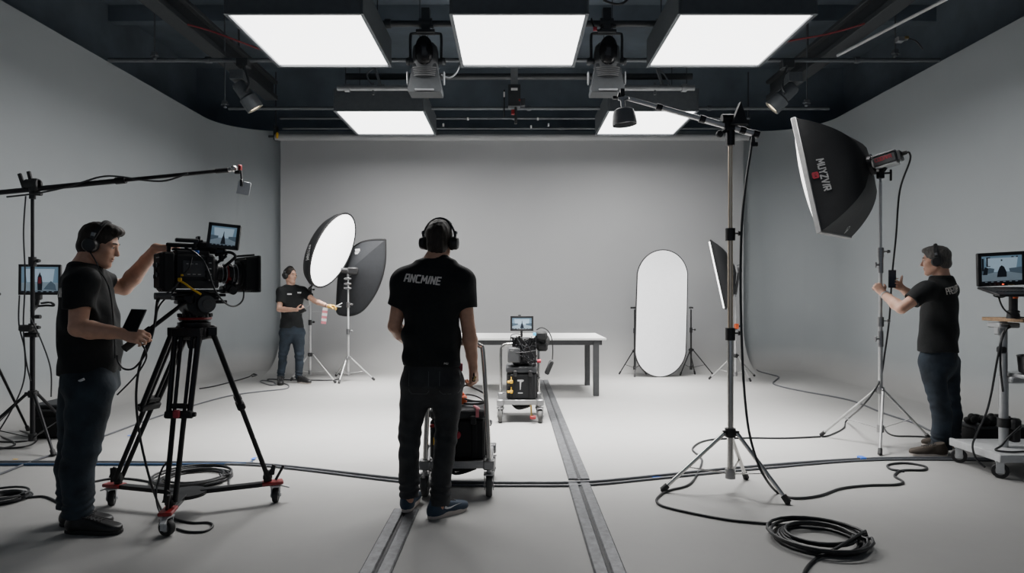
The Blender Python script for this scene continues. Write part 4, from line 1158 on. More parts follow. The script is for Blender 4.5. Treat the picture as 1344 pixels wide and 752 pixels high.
# ================================================================== cinema camera on tripod and dolly
TG = [G(147, 663), G(219, 703), G(362, 659)]
tc_ = sum(TG, V())/3
top = W(255, 424, 4.02)
dl = thing('tripod_dolly', (tc_.x, tc_.y, 0), 'low three wheeled dolly with red end plates under the camera tripod', 'dolly')
mb = MB(); mb.lathe([(.03, .115), (.12, .115), (.12, .135), (.03, .14)], (tc_.x, tc_.y, 0), (0, 0, 1), 18); part('centre_plate', mb, M['blackmetal'], dl)
ends = []
for g in TG:
    d = (g - tc_); d.z = 0; L_ = d.length; d.normalize()
    e = V((tc_.x, tc_.y, .128)) + d*(L_ - .02); ends.append(e)
    mb = MB(); mb.beam(V((tc_.x, tc_.y, .128)) + d*.08, e, .05, .026); part('arm', mb, M['blackmetal'], dl)
    rot = Matrix.Rotation(math.atan2(d.y, d.x), 3, 'Z')
    mb = MB(); mb.box(e + d*.0 + V((0, 0, .004)), (.13, .075, .022), rot, .005); part('end_plate', mb, M['red'], dl)
    mb = MB(); mb.box(e + V((0, 0, .05)) - d*.03, (.05, .03, .075), rot, .006); mb.cyl(e + V((0, 0, .02)) + d*.02, e + V((.02, 0, .11)) + d*.05, .009); mb.prism([(-.02, 0), (.02, 0), (.03, .06), (.01, .07)], e + V((0, -.02, .06)), (1, 0, 0), (0, 0, 1), .01); part('foot_clamp', mb, M['black'], dl)
    caster(dl, (g.x, g.y), .048, .034, 'lightgrey', 'rubber', yaw=R({147: 20, 219: 75, 362: 10}[147 if g is TG[0] else 219 if g is TG[1] else 362]), top=.115)
    mb = MB(); mb.box(V((g.x, g.y, .10)) + d*.055, (.06, .03, .01), rot @ Matrix.Rotation(R(20), 3, 'Y'), .003); part('brake_pedal', mb, M['lightgrey'], dl)
tp = thing('camera_tripod', (tc_.x, tc_.y, .12), 'black two stage camera tripod with fluid head and pan bar', 'tripod')
bowl = V((top.x, top.y, 1.185))
mb = MB(); mb.lathe([(.05, -.10), (.075, -.09), (.085, -.05), (.095, -.02), (.095, .0), (.06, .01)], bowl, (0, 0, 1), 24); mb.box(bowl + V((0, 0, -.065)), (.2, .16, .08), bev=.02); part('bowl', mb, M['blackmetal'], tp)
mb = MB(); mb.cyl(bowl + V((0, 0, -.16)), bowl + V((0, 0, -.10)), .035, .05); part('bowl_clamp', mb, M['rubber'], tp)
for i, e in enumerate(ends):
    d = e - bowl; d.z = 0; d.normalize()
    a = bowl + d*.10 + V((0, 0, -.055)); b_ = e + V((0, 0, .045)) - d*.03
    side = V((-d.y, d.x, 0))
    m_ = a.lerp(b_, .50)
    mb = MB()
    for s in (-1, 1):
        mb.cyl(a + side*s*.070, m_ + side*s*.060, .0165, seg=10); mb.cyl(a + side*s*.032, m_ + side*s*.028, .011, seg=10)
    mb.beam(a + side*-.085, a + side*.085, .05, .05, hint=(0, 0, 1)); mb.box(a, (.05, .05, .07), bev=.01)
    lg = part('leg', mb, M['blackmetal'], tp)
    mb = MB()
    for s in (-1, 1): mb.cyl(m_ + side*s*.030, b_ + side*s*.026, .0150, seg=10)
    mb.box(b_, (.05, .05, .04), bev=.01)
    part('lower_tube', mb, M['matte'], lg)
    mb = MB(); mb.beam(m_ - side*.078, m_ + side*.078, .05, .045, hint=(b_ - a).normalized(), bev=.008); mb.beam(m_ - side*.045 - (b_-a).normalized()*.05, m_ + side*.045 - (b_-a).normalized()*.05, .045, .03, hint=(b_ - a).normalized(), bev=.006); mb.cyl(m_ + side*.05, m_ + side*.095, .014)
    part('leg_lock', mb, M['matte'], lg)
    if i == 1:
        mb = MB(); mb.box(m_ + d*.035 + V((0, 0, .01)), (.035, .03, .045), Matrix.Rotation(R(10), 3, 'Z'), .006); part('lock_button', mb, M['redink'], lg)
hd = V((bowl.x + .005, bowl.y, 1.30))
mb = MB(); mb.lathe([(.088, -.105), (.092, -.10), (.092, -.08), (.075, -.075), (.07, -.03), (.075, .0), (.07, .05)], hd, (0, 0, 1), 28)
cyaw = R(42)
fw = V((math.cos(cyaw), math.sin(cyaw), 0)); rt_ = V((math.sin(cyaw), -math.cos(cyaw), 0))
mb.cyl(hd + rt_*.10 + V((0, 0, .0)), hd - rt_*.10, .075, seg=28); mb.cyl(hd + rt_*.125 + fw*.03, hd + rt_*.06 + fw*.03, .055, seg=24)
rotc = Matrix((fw, -rt_, V((0, 0, 1)))).transposed()
mb.box(hd + V((0, 0, .052)), (.22, .11, .045), rotc, .008)
fh = part('fluid_head', mb, M['black'], tp)
mb = MB(); mb.ring(hd + V((0, 0, -.09)), (0, 0, 1), .09, .008, 32); part('red_ring', mb, M['red'], fh)
mb = MB()
for k in range(18):
    a = 2*math.pi*k/18; mb.box(hd + V((math.cos(a)*.094, math.sin(a)*.094, -.07)), (.012, .014, .022), Matrix.Rotation(a, 3, 'Z'), .003)
part('grip_ring', mb, M['rubber'], fh)
mb = MB(); mb.lathe([(.02, .0), (.05, .0), (.052, .012), (.03, .014), (.028, .02), (.012, .02)], hd + rt_*.124 + fw*.03, rt_, 24); part('drag_dial', mb, M['darkgrey'], fh)
hA, hB = hd + rt_*.09 - fw*.06 + V((0, 0, .03)), W(165, 456.5, 3.60)
mb = MB(); mb.cyl(hA, hB, .0125, seg=12); mb.box(hA, (.06, .05, .06), bev=.015); ph = part('pan_bar', mb, M['blackmetal'], tp)
dd = (hB - hA).normalized()
mb = MB(); mb.cyl(hB - dd*.17, hB + dd*.01, .019, .021, seg=16); part('grip', mb, M['rubber'], ph)

cam0 = W(260, 388.5, 4.0)
T = Matrix.Translation(cam0) @ Matrix.Rotation(cyaw, 4, 'Z') @ Matrix.Diagonal((.85, 1, .97, 1))
ck = thing('cinema_camera', cam0, 'large black cinema camera with matte box and top screen on the tripod at left', 'camera')
mb = MB(T); mb.box((-.02, 0, -.015), (.30, .10, .022)); mb.box((.02, 0, -.038), (.34, .085, .022), bev=.006); mb.box((-.14, 0, .008), (.14, .13, .02)); mb.box((.10, 0, .006), (.16, .09, .018)); part('base_plate', mb, M['blackmetal'], ck)
mb = MB(T)
for s in (-1, 1): mb.cyl((-.25, s*.032, .033), (.36, s*.032, .033), .0085, seg=10)
mb.cyl((-.30, -.06, .0), (-.20, -.06, .0), .022, seg=14)
part('support_rods', mb, M['darkgrey'], ck)
mb = MB(T); mb.box((-.04, 0, .155), (.27, .155, .215), bev=.014); mb.box((.095, 0, .15), (.05, .125, .17), bev=.02); mb.box((-.05, 0, .272), (.22, .11, .025), bev=.008); mb.box((-.02, -.08, .075), (.26, .03, .05), bev=.008); mb.box((.05, -.085, .16), (.05, .02, .17), bev=.006)
bd_ = part('body', mb, M['black'], ck)
mb = MB(T); mb.box((-.055, -.080, .17), (.145, .008, .10), bev=.003); mb.box((-.055, -.0845, .195), (.10, .004, .03), bev=.002)
for k in range(5): mb.cyl((.022, -.078, .115 + k*.026), (.022, -.088, .115 + k*.026), .006, seg=10)
part('side_panel', mb, M['darkgrey'], bd_)
mb = MB(T)
for k in range(4): mb.box((.048, -.0965, .10 + k*.036), (.018, .002, .006), bev=.0005)
for k in range(3): mb.box((-.10 + k*.03, -.0865, .20), (.014, .002, .005), bev=.0005); mb.box((-.09 + k*.035, -.0845, .135), (.02, .002, .005), bev=.0005)
part('markings', mb, M['greyink'], bd_)
mb = MB(T); mb.box((-.215, 0, .15), (.075, .17, .24), bev=.012); mb.box((-.255, 0, .155), (.035, .145, .215), bev=.01)
for y_, z_ in ((-.04, .19), (.03, .19), (-.04, .13), (.03, .12), (0, .155)): mb.cyl((-.27, y_, z_), (-.282, y_, z_), .014, seg=12)
bt = part('battery', mb, M['matte'], ck)
mb = MB(T)
for y_, z_ in ((-.04, .19), (.03, .19), (-.04, .13)): mb.ring((-.283, y_, z_), (1, 0, 0), .012, .0022, 14, 6)
mb.box((-.2735, -.03, .235), (.002, .07, .006), bev=.0005); part('socket_rings', mb, M['riggrey'], bt)
mb = MB(T); mb.box((-.11, 0, .318), (.20, .030, .026), bev=.01); mb.box((-.195, 0, .30), (.022, .028, .05)); mb.box((-.03, 0, .30), (.022, .028, .05)); mb.box((-.05, 0, .292), (.24, .04, .014)); th = part('top_handle', mb, M['matte'], ck)
mb = MB(T); mb.box((-.085, -.03, .348), (.15, .035, .024), bev=.008); mb.cyl((-.03, -.02, .31), (-.03, -.028, .34), .010); mb.cyl((.0, -.03, .348), (.02, -.03, .348), .010); part('microphone', mb, M['black'], ck)
mb = MB(T); mb.box((.055, .01, .32), (.13, .07, .055), bev=.01); mb.box((.0, .0, .345), (.02, .05, .07)); mb.box((.10, 0, .30), (.06, .05, .06), bev=.01); mb.cyl((.07, -.04, .31), (.15, -.07, .315), .011); mb.cyl((.15, -.07, .315), (.17, -.075, .26), .011); mb.cyl((.17, -.075, .26), (.11, -.05, .21), .010); part('accessory_bracket', mb, M['blackmetal'], ck)
mb = MB(T); prof = [(.045, .115), (.058, .12), (.058, .15), (.05, .155), (.05, .175), (.062, .18), (.064, .225), (.055, .23), (.055, .255), (.068, .262), (.068, .29), (.06, .295)]
mb.lathe([(r, z) for r, z in prof], (0, 0, .145), (1, 0, 0), 32); ln = part('lens', mb, M['black'], ck)
mb = MB(T)
for z in (.152, .178, .228, .258): mb.lathe([(.052, z), (.066 if z > .17 else .06, z), (.066 if z > .17 else .06, z + .004), (.052, z + .004)], (0, 0, .145), (1, 0, 0), 32, False)
part('silver_rings', mb, M['lens_ring'], ln)
mb = MB(T); mb.lathe([(.05, .186), (.0655, .187), (.0655, .196), (.05, .197)], (0, 0, .145), (1, 0, 0), 32, False); mb.box((.20, -.05, .112), (.02, .03, .02)); part('red_band', mb, M['redlamp'] if False else M['red'], ln)
mb = MB(T)
for k in range(40):
    a = 2*math.pi*k/40; c_, s_ = math.cos(a), math.sin(a)
    mb.box((.212, .066*c_, .145 + .066*s_), (.022, .005, .005), Matrix.Rotation(a, 3, 'X'), .001)
part('focus_gear', mb, M['rubber'], ln)
mb = MB(T); mb.box((.21, 0, .042), (.10, .10, .05), bev=.01); mb.box((.19, -.055, .06), (.05, .05, .035), bev=.008); mb.cyl((.21, -.05, .04), (.21, -.10, .035), .028, seg=18); mb.cyl((.24, 0, .033), (.24, 0, .09), .02); part('focus_unit', mb, M['black'], ck)
mb = MB(T)
for s in (-1, 1):
    mb.box((.345, s*.105, .145), (.09, .008, .205), bev=.002)
mb.box((.345, 0, .25), (.09, .215, .008), bev=.002); mb.box((.345, 0, .04), (.09, .215, .008), bev=.002)
for z in (.035, .255): mb.box((.39, 0, z), (.022, .25, .022), bev=.004)
for s in (-1, 1): mb.box((.39, s*.117, .145), (.022, .022, .235), bev=.004)
mb.box((.305, 0, .145), (.012, .19, .19), bev=.004)
mb.lathe([(.07, .285), (.085, .285), (.085, .305), (.07, .305)], (0, 0, .145), (1, 0, 0), 28)
mb.box((.33, 0, .268), (.11, .11, .012), Matrix.Rotation(R(-6), 3, 'Y'), .003)
part('matte_box', mb, M['matte'], ck)
monitor_parts(ck, W(293.5, 310, 3.97), .185, .155, (.17, -1, .08), (.10, 0, 1), 'tower', bez=.019, name='onboard_monitor')
mb = MB(); p = W(290, 330, 3.99); mb.box(p, (.06, .04, .04), bev=.01); mb.cyl(p, p + V((-.02, .05, -.05)), .016); mb.tube([W(283, 335, 3.98), W(300, 331, 3.97), W(309, 336, 3.97), W(303, 343, 3.99), W(294, 350, 4.02)], .009); part('monitor_arm', mb, M['blackmetal'], ck)
mb = MB(); mb.box(W(257.5, 331, 3.95), (.035, .02, .022), bev=.004); part('blue_connector', mb, M['blue'], ck)
mb = MB()
mb.tube([W(243, 325, 3.9), W(255, 331, 3.88), W(266, 341, 3.86), W(274, 357, 3.86), W(281, 378, 3.88), W(290, 392, 3.92), W(301, 401, 3.97), W(311, 401, 4.02), W(319, 393, 4.06), W(320, 378, 4.1)], .0055, 6, 6)
mb.tube([W(252, 338, 3.9), W(248, 352, 3.86), W(240, 361, 3.84), W(234, 370, 3.84), W(228, 382, 3.84), W(214, 395, 3.82), W(207, 406, 3.82), W(205, 418, 3.8)], .0055, 6, 6)
mb.tube([W(238, 363, 3.85), W(230, 376, 3.83), W(210, 391, 3.82)], .005, 6, 6)
part('camera_cables', mb, M['cable'], ck)
mb = MB(); mb.tube([W(234, 368, 3.83), W(241, 371, 3.83), W(252, 379, 3.83), W(264, 386.5, 3.86)], .006, 6, 5); mb.box(W(236, 367, 3.825), (.022, .015, .022)); mb.box(W(239, 361, 3.835), (.014, .012, .012)); part('yellow_lead', mb, M['yellow'], ck)
fcable([(213, 671), (222, 676), (232, 682), (252, 686), (274, 686), (279, 691), (268, 697.5), (247, 698), (232, 694)], .007, 'cable', 'black cable hanging off the camera to the floor in front of the front caster',
       pre=[W(207, 388, 3.8), W(205, 406, 3.75), W(203, 425, 3.72), W(194, 450, 3.68), W(184, 478, 3.66), W(179, 510, 3.66), W(180, 545, 3.68), W(187, 590, 3.7), W(200, 640, 3.7)], group=None, name='camera_cable')
mb = MB(); mb.tube([W(210, 391, 3.78), W(206, 400, 3.77), W(204, 415, 3.72), W(200, 440, 3.68), W(190, 466, 3.66), W(176, 483, 3.66), W(163, 484, 3.68), W(155, 474, 3.70), W(153.5, 466, 3.70)], .006, 6, 7)
solo('camera_cable', mb, M['cable'], 'black cable looping from the camera to the left man\'s waist', 'cable')
mb = MB(); mb.tube([W(183, 448, 3.63), W(190, 458, 3.63), W(192, 470, 3.64), W(183, 487, 3.66), W(170, 502, 3.68), W(154, 518, 3.7)], .005, 6, 7)
solo('camera_cable', mb, M['cable'], 'thin black cable from the left man\'s phone down past his thigh', 'cable')
mb = MB(); mb.tube([W(226, 600, 3.8), W(214, 613, 3.78), W(208, 630, 3.76), W(205, 650, 3.72), W(208, 668, 3.70), W(216, 680, 3.68)], .006, 6, 6)
solo('camera_cable', mb, M['cable'], 'short black cable beside the front tripod leg down to its caster', 'cable')

# ================================================================== left boom stand and field monitor
lx, ly = -4.235, 5.72
t = stand('boom_stand', (lx, ly), 2.24, .5, .48, -37, 'black boom stand at the left edge holding a long black arm', 'stand', 'blackmetal', 'blackmetal', 'black', 3, .020, zlow=.10, stub=0)
mb = MB(); mb.cyl((lx, ly, 2.2), (lx, ly, 2.31), .026); mb.cyl((lx - .05, ly, 2.33), (lx + .06, ly, 2.33), .045, seg=18); mb.box((lx + .02, ly, 2.32), (.08, .07, .12), bev=.015); mb.beam((lx - .06, ly - .02, 2.30), (lx - .10, ly - .02, 2.42), .02, .03); mb.beam((lx + .0, ly - .02, 2.36), (lx - .02, ly - .02, 2.44), .02, .03); mb.cyl((lx, ly, 2.25), (lx + .08, ly, 2.245), .018); part('pivot_clamp', mb, M['black'], t)
a, b_ = W(-70, 259.5, 5.72), W(300, 223, 5.72)
mb = MB(); mb.cyl(a, a.lerp(b_, .62), .0225, seg=14); mb.cyl(a.lerp(b_, .62), b_, .0165, seg=14); mb.cyl(a.lerp(b_, .60), a.lerp(b_, .635), .030); mb.cyl(a.lerp(b_, .955), b_, .022); part('boom_arm', mb, M['blackmetal'], t)
mb = MB(); mb.tube([a.lerp(b_, .22) + V((0, -.02, -.05)), a.lerp(b_, .34) + V((0, -.03, -.045)), a.lerp(b_, .45) + V((0, -.03, -.01)), a.lerp(b_, .55) + V((0, -.02, .045)), a.lerp(b_, .62) + V((0, -.02, .03)), a.lerp(b_, .70) + V((0, -.02, -.02)), a.lerp(b_, .78) + V((0, -.02, -.045)), a.lerp(b_, .86) + V((0, -.02, -.0))], .008, 6, 6); part('arm_cable', mb, M['cable'], t)
mb = MB(); mb.cyl(b_, W(309, 222, 5.72), .02); mb.ball(W(307, 221.5, 5.72), .03); part('silver_swivel', mb, M['chrome'], t)
mb = MB(); mb.box(W(315, 220, 5.70), (.03, .03, .05), bev=.006); part('red_clip', mb, M['red'], t)
mb = MB(); mb.cyl(W(316, 224, 5.7), W(317.5, 237, 5.7), .010); mb.box(W(312, 226, 5.7), (.05, .03, .03)); mb.box(W(317, 240, 5.69), (.025, .02, .06)); part('card_clip', mb, M['black'], t)
mb = MB(); p = W(320, 247, 5.71); mb.box(p, (.105, .006, .115), Matrix.Rotation(R(10), 3, 'Y') @ Matrix.Rotation(R(15), 3, 'Z'), .002); solo('grey_card', mb, M['alu'], 'small grey card hanging from the tip of the left black boom', 'card')
mb = MB(); mb.tube([(lx - .03, ly - .04, 2.22), (lx - .045, ly - .045, 1.9), (lx - .035, ly - .04, 1.5), (lx - .05, ly - .04, 1.1), (lx - .03, ly - .04, .8), (lx + .02, ly - .05, .6)], .006, 6, 6)
mb.tube([(lx + .02, ly - .05, 1.15), (lx + .10, ly - .03, .95), (lx + .16, ly, .7), (lx + .15, ly + .02, .45)], .006, 6, 6)
mb.tube([(lx - .1, ly - .02, 1.35), (lx - .09, ly - .04, 1.1), (lx - .03, ly - .05, .85), (lx - .06, ly - .04, .55), (lx - .2, ly - .1, .2), (lx - .35, ly - .12, .02)], .006, 6, 6)
solo('power_cable', mb, M['cable'], 'black cables running down the left boom stand', 'cable')
fm_ = thing('field_monitor', W(52, 400, 5.88), 'black field monitor with a lit picture mounted on the left boom stand', 'monitor')
monitor_parts(fm_, W(52.5, 367, 5.86), .335, .275, (.25, -1, .02), (0, 0, 1), 'figure', bez=.022)
mb = MB(); p = W(50, 388, 5.89); q = W(48, 402, 5.88); mb.box(p, (.06, .05, .08), bev=.01); mb.cyl(p, q, .018); mb.tube([q, W(60, 401, 5.86), W(71, 401, 5.85), W(66, 397, 5.9), W(54, 398, 5.9)], .010, 8, 4); mb.cyl(q, (lx, ly, q.z - .02), .016); mb.cyl(q, W(42, 408, 5.78), .016); part('mount_arm', mb, M['black'], fm_)
mb = MB(); p = V((lx, ly, 1.06)); mb.box(p + V((-.03, -.02, .0)), (.12, .08, .06), bev=.015); mb.cyl(p + V((-.06, 0, -.06)), p + V((.05, 0, -.06)), .022); mb.cyl(p + V((.03, 0, .10)), p + V((.07, 0, .10)), .018); part('clamp', mb, M['black'], fm_)
t = stand('light_stand', (-4.69, 5.85), 2.0, .55, .72, 85, 'black stand mostly cut off by the left frame edge, one leg showing', 'stand', 'blackmetal', 'blackmetal', 'black', 2, .018, feet=[G(37, 566), (-4.36, 5.45), (-4.76, 5.35)], zlow=.16)
t = thing('equipment_case', (-4.33, 6.3, 0), 'black low case on the floor behind the left boom stand', 'equipment case')
mb = MB(); mb.box((-4.33, 6.30, .15), (.40, .42, .298), bev=.02); mb.box((-4.33, 6.08, .12), (.32, .02, .16), bev=.01); part('case_body', mb, M['case'], t)
mb = MB(); mb.box((-4.33, 6.30, .305), (.41, .43, .03), bev=.01); part('case_lid', mb, M['casegrey'], t)
mb = MB(); mb.tube([(-4.42, 6.10, .27), (-4.42, 6.05, .27), (-4.3, 6.045, .27), (-4.22, 6.05, .27), (-4.22, 6.10, .27)], .011, 8, 4); part('handle', mb, M['black'], t)

# ================================================================== right rolling workstation
x0, x1, y0, y1 = 3.58, 4.42, 4.74, 5.30
wk = thing('rolling_workstation', ((x0+x1)/2, (y0+y1)/2, 0), 'grey rolling workstation with oak shelf at the right edge', 'cart')
mb = MB(); mb.box(((x0+x1)/2, (y0+y1)/2, .155), (x1-x0, y1-y0, .045), bev=.006); mb.box(((x0+x1)/2, y0 + .01, .155), (x1-x0 + .02, .03, .06), bev=.005); mb.box((x0 + .01, (y0+y1)/2, .155), (.03, y1-y0, .06), bev=.005); part('base_deck', mb, M['lightgrey'], wk)
for x in (x0 + .03, x1 - .05):
    for y in (y0 + .05, y1 - .07): caster(wk, (x, y), .056, .03, 'lightgrey', 'rubber', yaw=R(55), top=.14)
cx_, cyy = 3.81, 5.02
mb = MB(); mb.cyl((cx_, cyy, .17), (cx_, cyy, .72), .032, seg=20); mb.cyl((cx_, cyy, .72), (cx_, cyy, 1.15), .026, seg=20); mb.box((cx_, cyy, 1.12), (.16, .14, .04), bev=.01); mb.box((cx_ - .05, cyy - .02, 1.08), (.05, .06, .07), bev=.01); part('column', mb, M['alu'], wk)
mb = MB(); mb.cyl((cx_, cyy, .33), (cx_, cyy, .40), .042, seg=20); mb.box((cx_ + .06, cyy - .03, .36), (.08, .08, .09), bev=.02); mb.box((cx_ + .07, cyy - .0, .28), (.06, .1, .12), bev=.01); part('column_clamp', mb, M['black'], wk)
mb = MB(); mb.box((cx_ - .03, cyy - .02, .93), (.05, .06, .05), bev=.01); part('column_clamp', mb, M['black'], wk)
mb = MB(); mb.box((4.07, 4.95, 1.165), (.66, .42, .028), bev=.004); part('oak_shelf', mb, M['wood'], wk)
mb = MB(); mb.box((4.05, 4.98, .735), (.40, .30, .03), bev=.01); mb.box((3.92, 4.98, .70), (.2, .06, .05), bev=.01); part('side_tray', mb, M['alu'], wk)
t = thing('bowl_case', (3.98, 4.93, .752), 'round black tub on the side tray of the right workstation', 'tub')
mb = MB(); mb.lathe([(.09, 0), (.115, .01), (.125, .13), (.12, .135), (.11, .03), (.02, .02)], (4.0, 4.93, .752), (0, 0, 1), 28); part('tub', mb, M['black'], t)
mb = MB(); mb.ring((4.0, 4.93, .886), (0, 0, 1), .123, .007, 28); part('rim', mb, M['gloss'], t)
mk = thing('laptop_monitor', (3.86, 4.95, 1.18), 'black laptop style monitor with a lit picture on the right workstation', 'monitor')
mo = monitor_parts(mk, W(1314.5, 353, 4.93), .33, .255, (-.16, -1, -.06), (-.05, -.0, 1), 'car', bez=.026, d=.03)
mb = MB()
for k, px in enumerate((1300, 1306, 1311)):
    mb.box(W(px, 373.2, 4.895), (.010, .006, .006), bev=.001)
part('buttons', mb, M['midgrey'], mo)
mb = MB(); mb.box(W(1316.5, 373, 4.893), (.012, .006, .009), bev=.001); part('power_lamp', mb, M['redlamp'], mo)
mb = MB(); mb.box(W(1327, 373.4, 4.895), (.05, .004, .004), bev=.001); part('brand_strip', mb, M['gold'], mo)
c_ = (W(1314.5, 377, 4.95) + W(1345, 389, 4.60))/2
slab_u = V((1, -.16, 0)).normalized(); slab_f = (W(1322, 390, 4.60) - W(1305, 378, 4.93)); slab_f = (slab_f - slab_u*slab_f.dot(slab_u)).normalized()
rot = Matrix((slab_u, -slab_f, slab_u.cross(-slab_f))).transposed()
mb = MB(); kc = W(1314.5, 378, 4.94) + slab_f*.15; mb.box(kc, (.34, .30, .018), rot, .006); kb = part('keyboard_deck', mb, M['black'], mk)
mb = MB()
for r_ in range(5):
    for k in range(12): mb.box(kc + slab_u*(-.13 + k*.0235) + slab_f*(-.08 + r_*.028) + rot.col[2]*.011, (.018, .02, .005), rot, .001)
part('keys', mb, M['darkgrey'], kb)
mb = MB(); nb_ = V((kc.x - .0, kc.y, 1.18)); mb.cyl(nb_, nb_ + V((0, 0, .06)), .045, .035, seg=18); mb.cyl(nb_ + V((0, 0, .06)), nb_ + V((0, 0, .17)), .028, seg=18); mb.box(nb_ + V((0, 0, .178)), (.16, .12, .02)); mb.ring(nb_ + V((0, 0, .05)), (0, 0, 1), .036, .006); nk = part('neck', mb, M['black'], mk)
mb = MB(); mb.box(nb_ + V((-.005, -.03, .155)), (.03, .02, .015), bev=.003); part('orange_lamp', mb, M['orange'], nk)
mb = MB(); mb.tube([kc + V((-.10, 0, -.01)), kc + V((-.12, -.02, -.05)), kc + V((-.09, -.03, -.13)), nb_ + V((-.03, -.05, .02)), nb_ + V((.05, -.06, .012)), nb_ + V((.10, -.05, .05)), nb_ + V((.06, -.03, .16))], .006, 6, 6); mb.tube([kc + V((-.13, 0, -.005)), kc + V((-.15, -.01, -.03)), kc + V((-.09, -.01, -.04)), kc + V((-.03, 0, -.02))], .006, 6, 6); part('leads', mb, M['cable'], mk)
mb = MB(); mb.box((4.12, 4.86, 1.19), (.18, .10, .02), bev=.006); solo('control_pad', mb, M['black'], 'flat black control box on the oak shelf of the right workstation', 'control box')
def wcable(pts, label, r=.008):
    mb = MB(); mb.tube(pts, r, 6, 7); solo('power_cable', mb, M['cable'], label, 'cable', 'black cables hanging round the right workstation')
wcable([(3.80, 4.95, 1.12), (3.76, 4.92, 1.10), (3.70, 4.90, 1.0), (3.66, 4.9, .8), (3.64, 4.92, .6), (3.60, 4.92, .45), (3.54, 4.93, .30), (3.52, 4.95, .20), (3.55, 4.95, .10), (3.58, 4.9, .05)], 'black cable hanging in front of the workstation column, longest one left of it')
wcable([(3.80, 4.94, 1.11), (3.72, 4.91, 1.06), (3.695, 4.9, .9), (3.70, 4.9, .75), (3.73, 4.92, .62)], 'short black cable looping beside the workstation column under the shelf')
wcable([(3.92, 4.88, 1.14), (3.90, 4.84, 1.0), (3.91, 4.84, .8), (3.93, 4.85, .6), (3.92, 4.86, .4), (3.95, 4.88, .22)], 'black cable straight down right of the workstation column')
wcable([(4.05, 4.80, 1.14), (4.00, 4.79, .95), (3.94, 4.8, .75), (3.97, 4.8, .55), (4.02, 4.8, .42), (3.90, 4.82, .30), (3.86, 4.86, .20)], 'black cable weaving in front of the round tub down to the base deck')
wcable([(3.85, 4.90, .36), (3.74, 4.88, .28), (3.68, 4.87, .22), (3.63, 4.86, .19), (3.70, 4.8, .19), (3.82, 4.82, .19)], 'black cable lying on the base deck of the workstation')
mb = MB()
for k in range(5): mb.cyl((3.90 + k*.018, 4.90 - k*.015, 1.12 - k*.045), (3.915 + k*.018, 4.885 - k*.015, 1.09 - k*.045), .022 if k % 2 == 0 else .014, seg=10)
solo('connector_chain', mb, M['black'], 'chain of black connectors hanging under the oak shelf', 'connector')
t = thing('black_bag', (4.14, 5.72, .21), 'crumpled black bag lying on a low box behind the right man', 'bag')
mb = MB(); rnd = random.Random(9)
for k in range(16): mb.ball((4.05 + rnd.uniform(0, .22), 5.72 + rnd.uniform(-.06, .06), .235 + rnd.uniform(.0, .05)), (rnd.uniform(.03, .06), rnd.uniform(.03, .06), rnd.uniform(.02, .05)), Matrix.Rotation(rnd.uniform(-.6, .6), 3, 'Y'), 12, 8)
part('bag_body', mb, M['matte'], t)
mb = MB(); mb.tube([(4.22, 5.66, .25), (4.26, 5.62, .29), (4.32, 5.62, .29), (4.33, 5.66, .23)], .01, 6, 6); part('bag_strap', mb, M['rubber'], t)
t = thing('low_box', (4.27, 5.74, 0), 'low black box on the floor behind the right workstation', 'box')
mb = MB(); mb.box((4.27, 5.74, .10), (.50, .26, .195), bev=.01); part('box_body', mb, M['case'], t)
mb = MB(); mb.box((4.27, 5.74, .198), (.51, .27, .02), bev=.005); part('box_lid', mb, M['casegrey'], t)
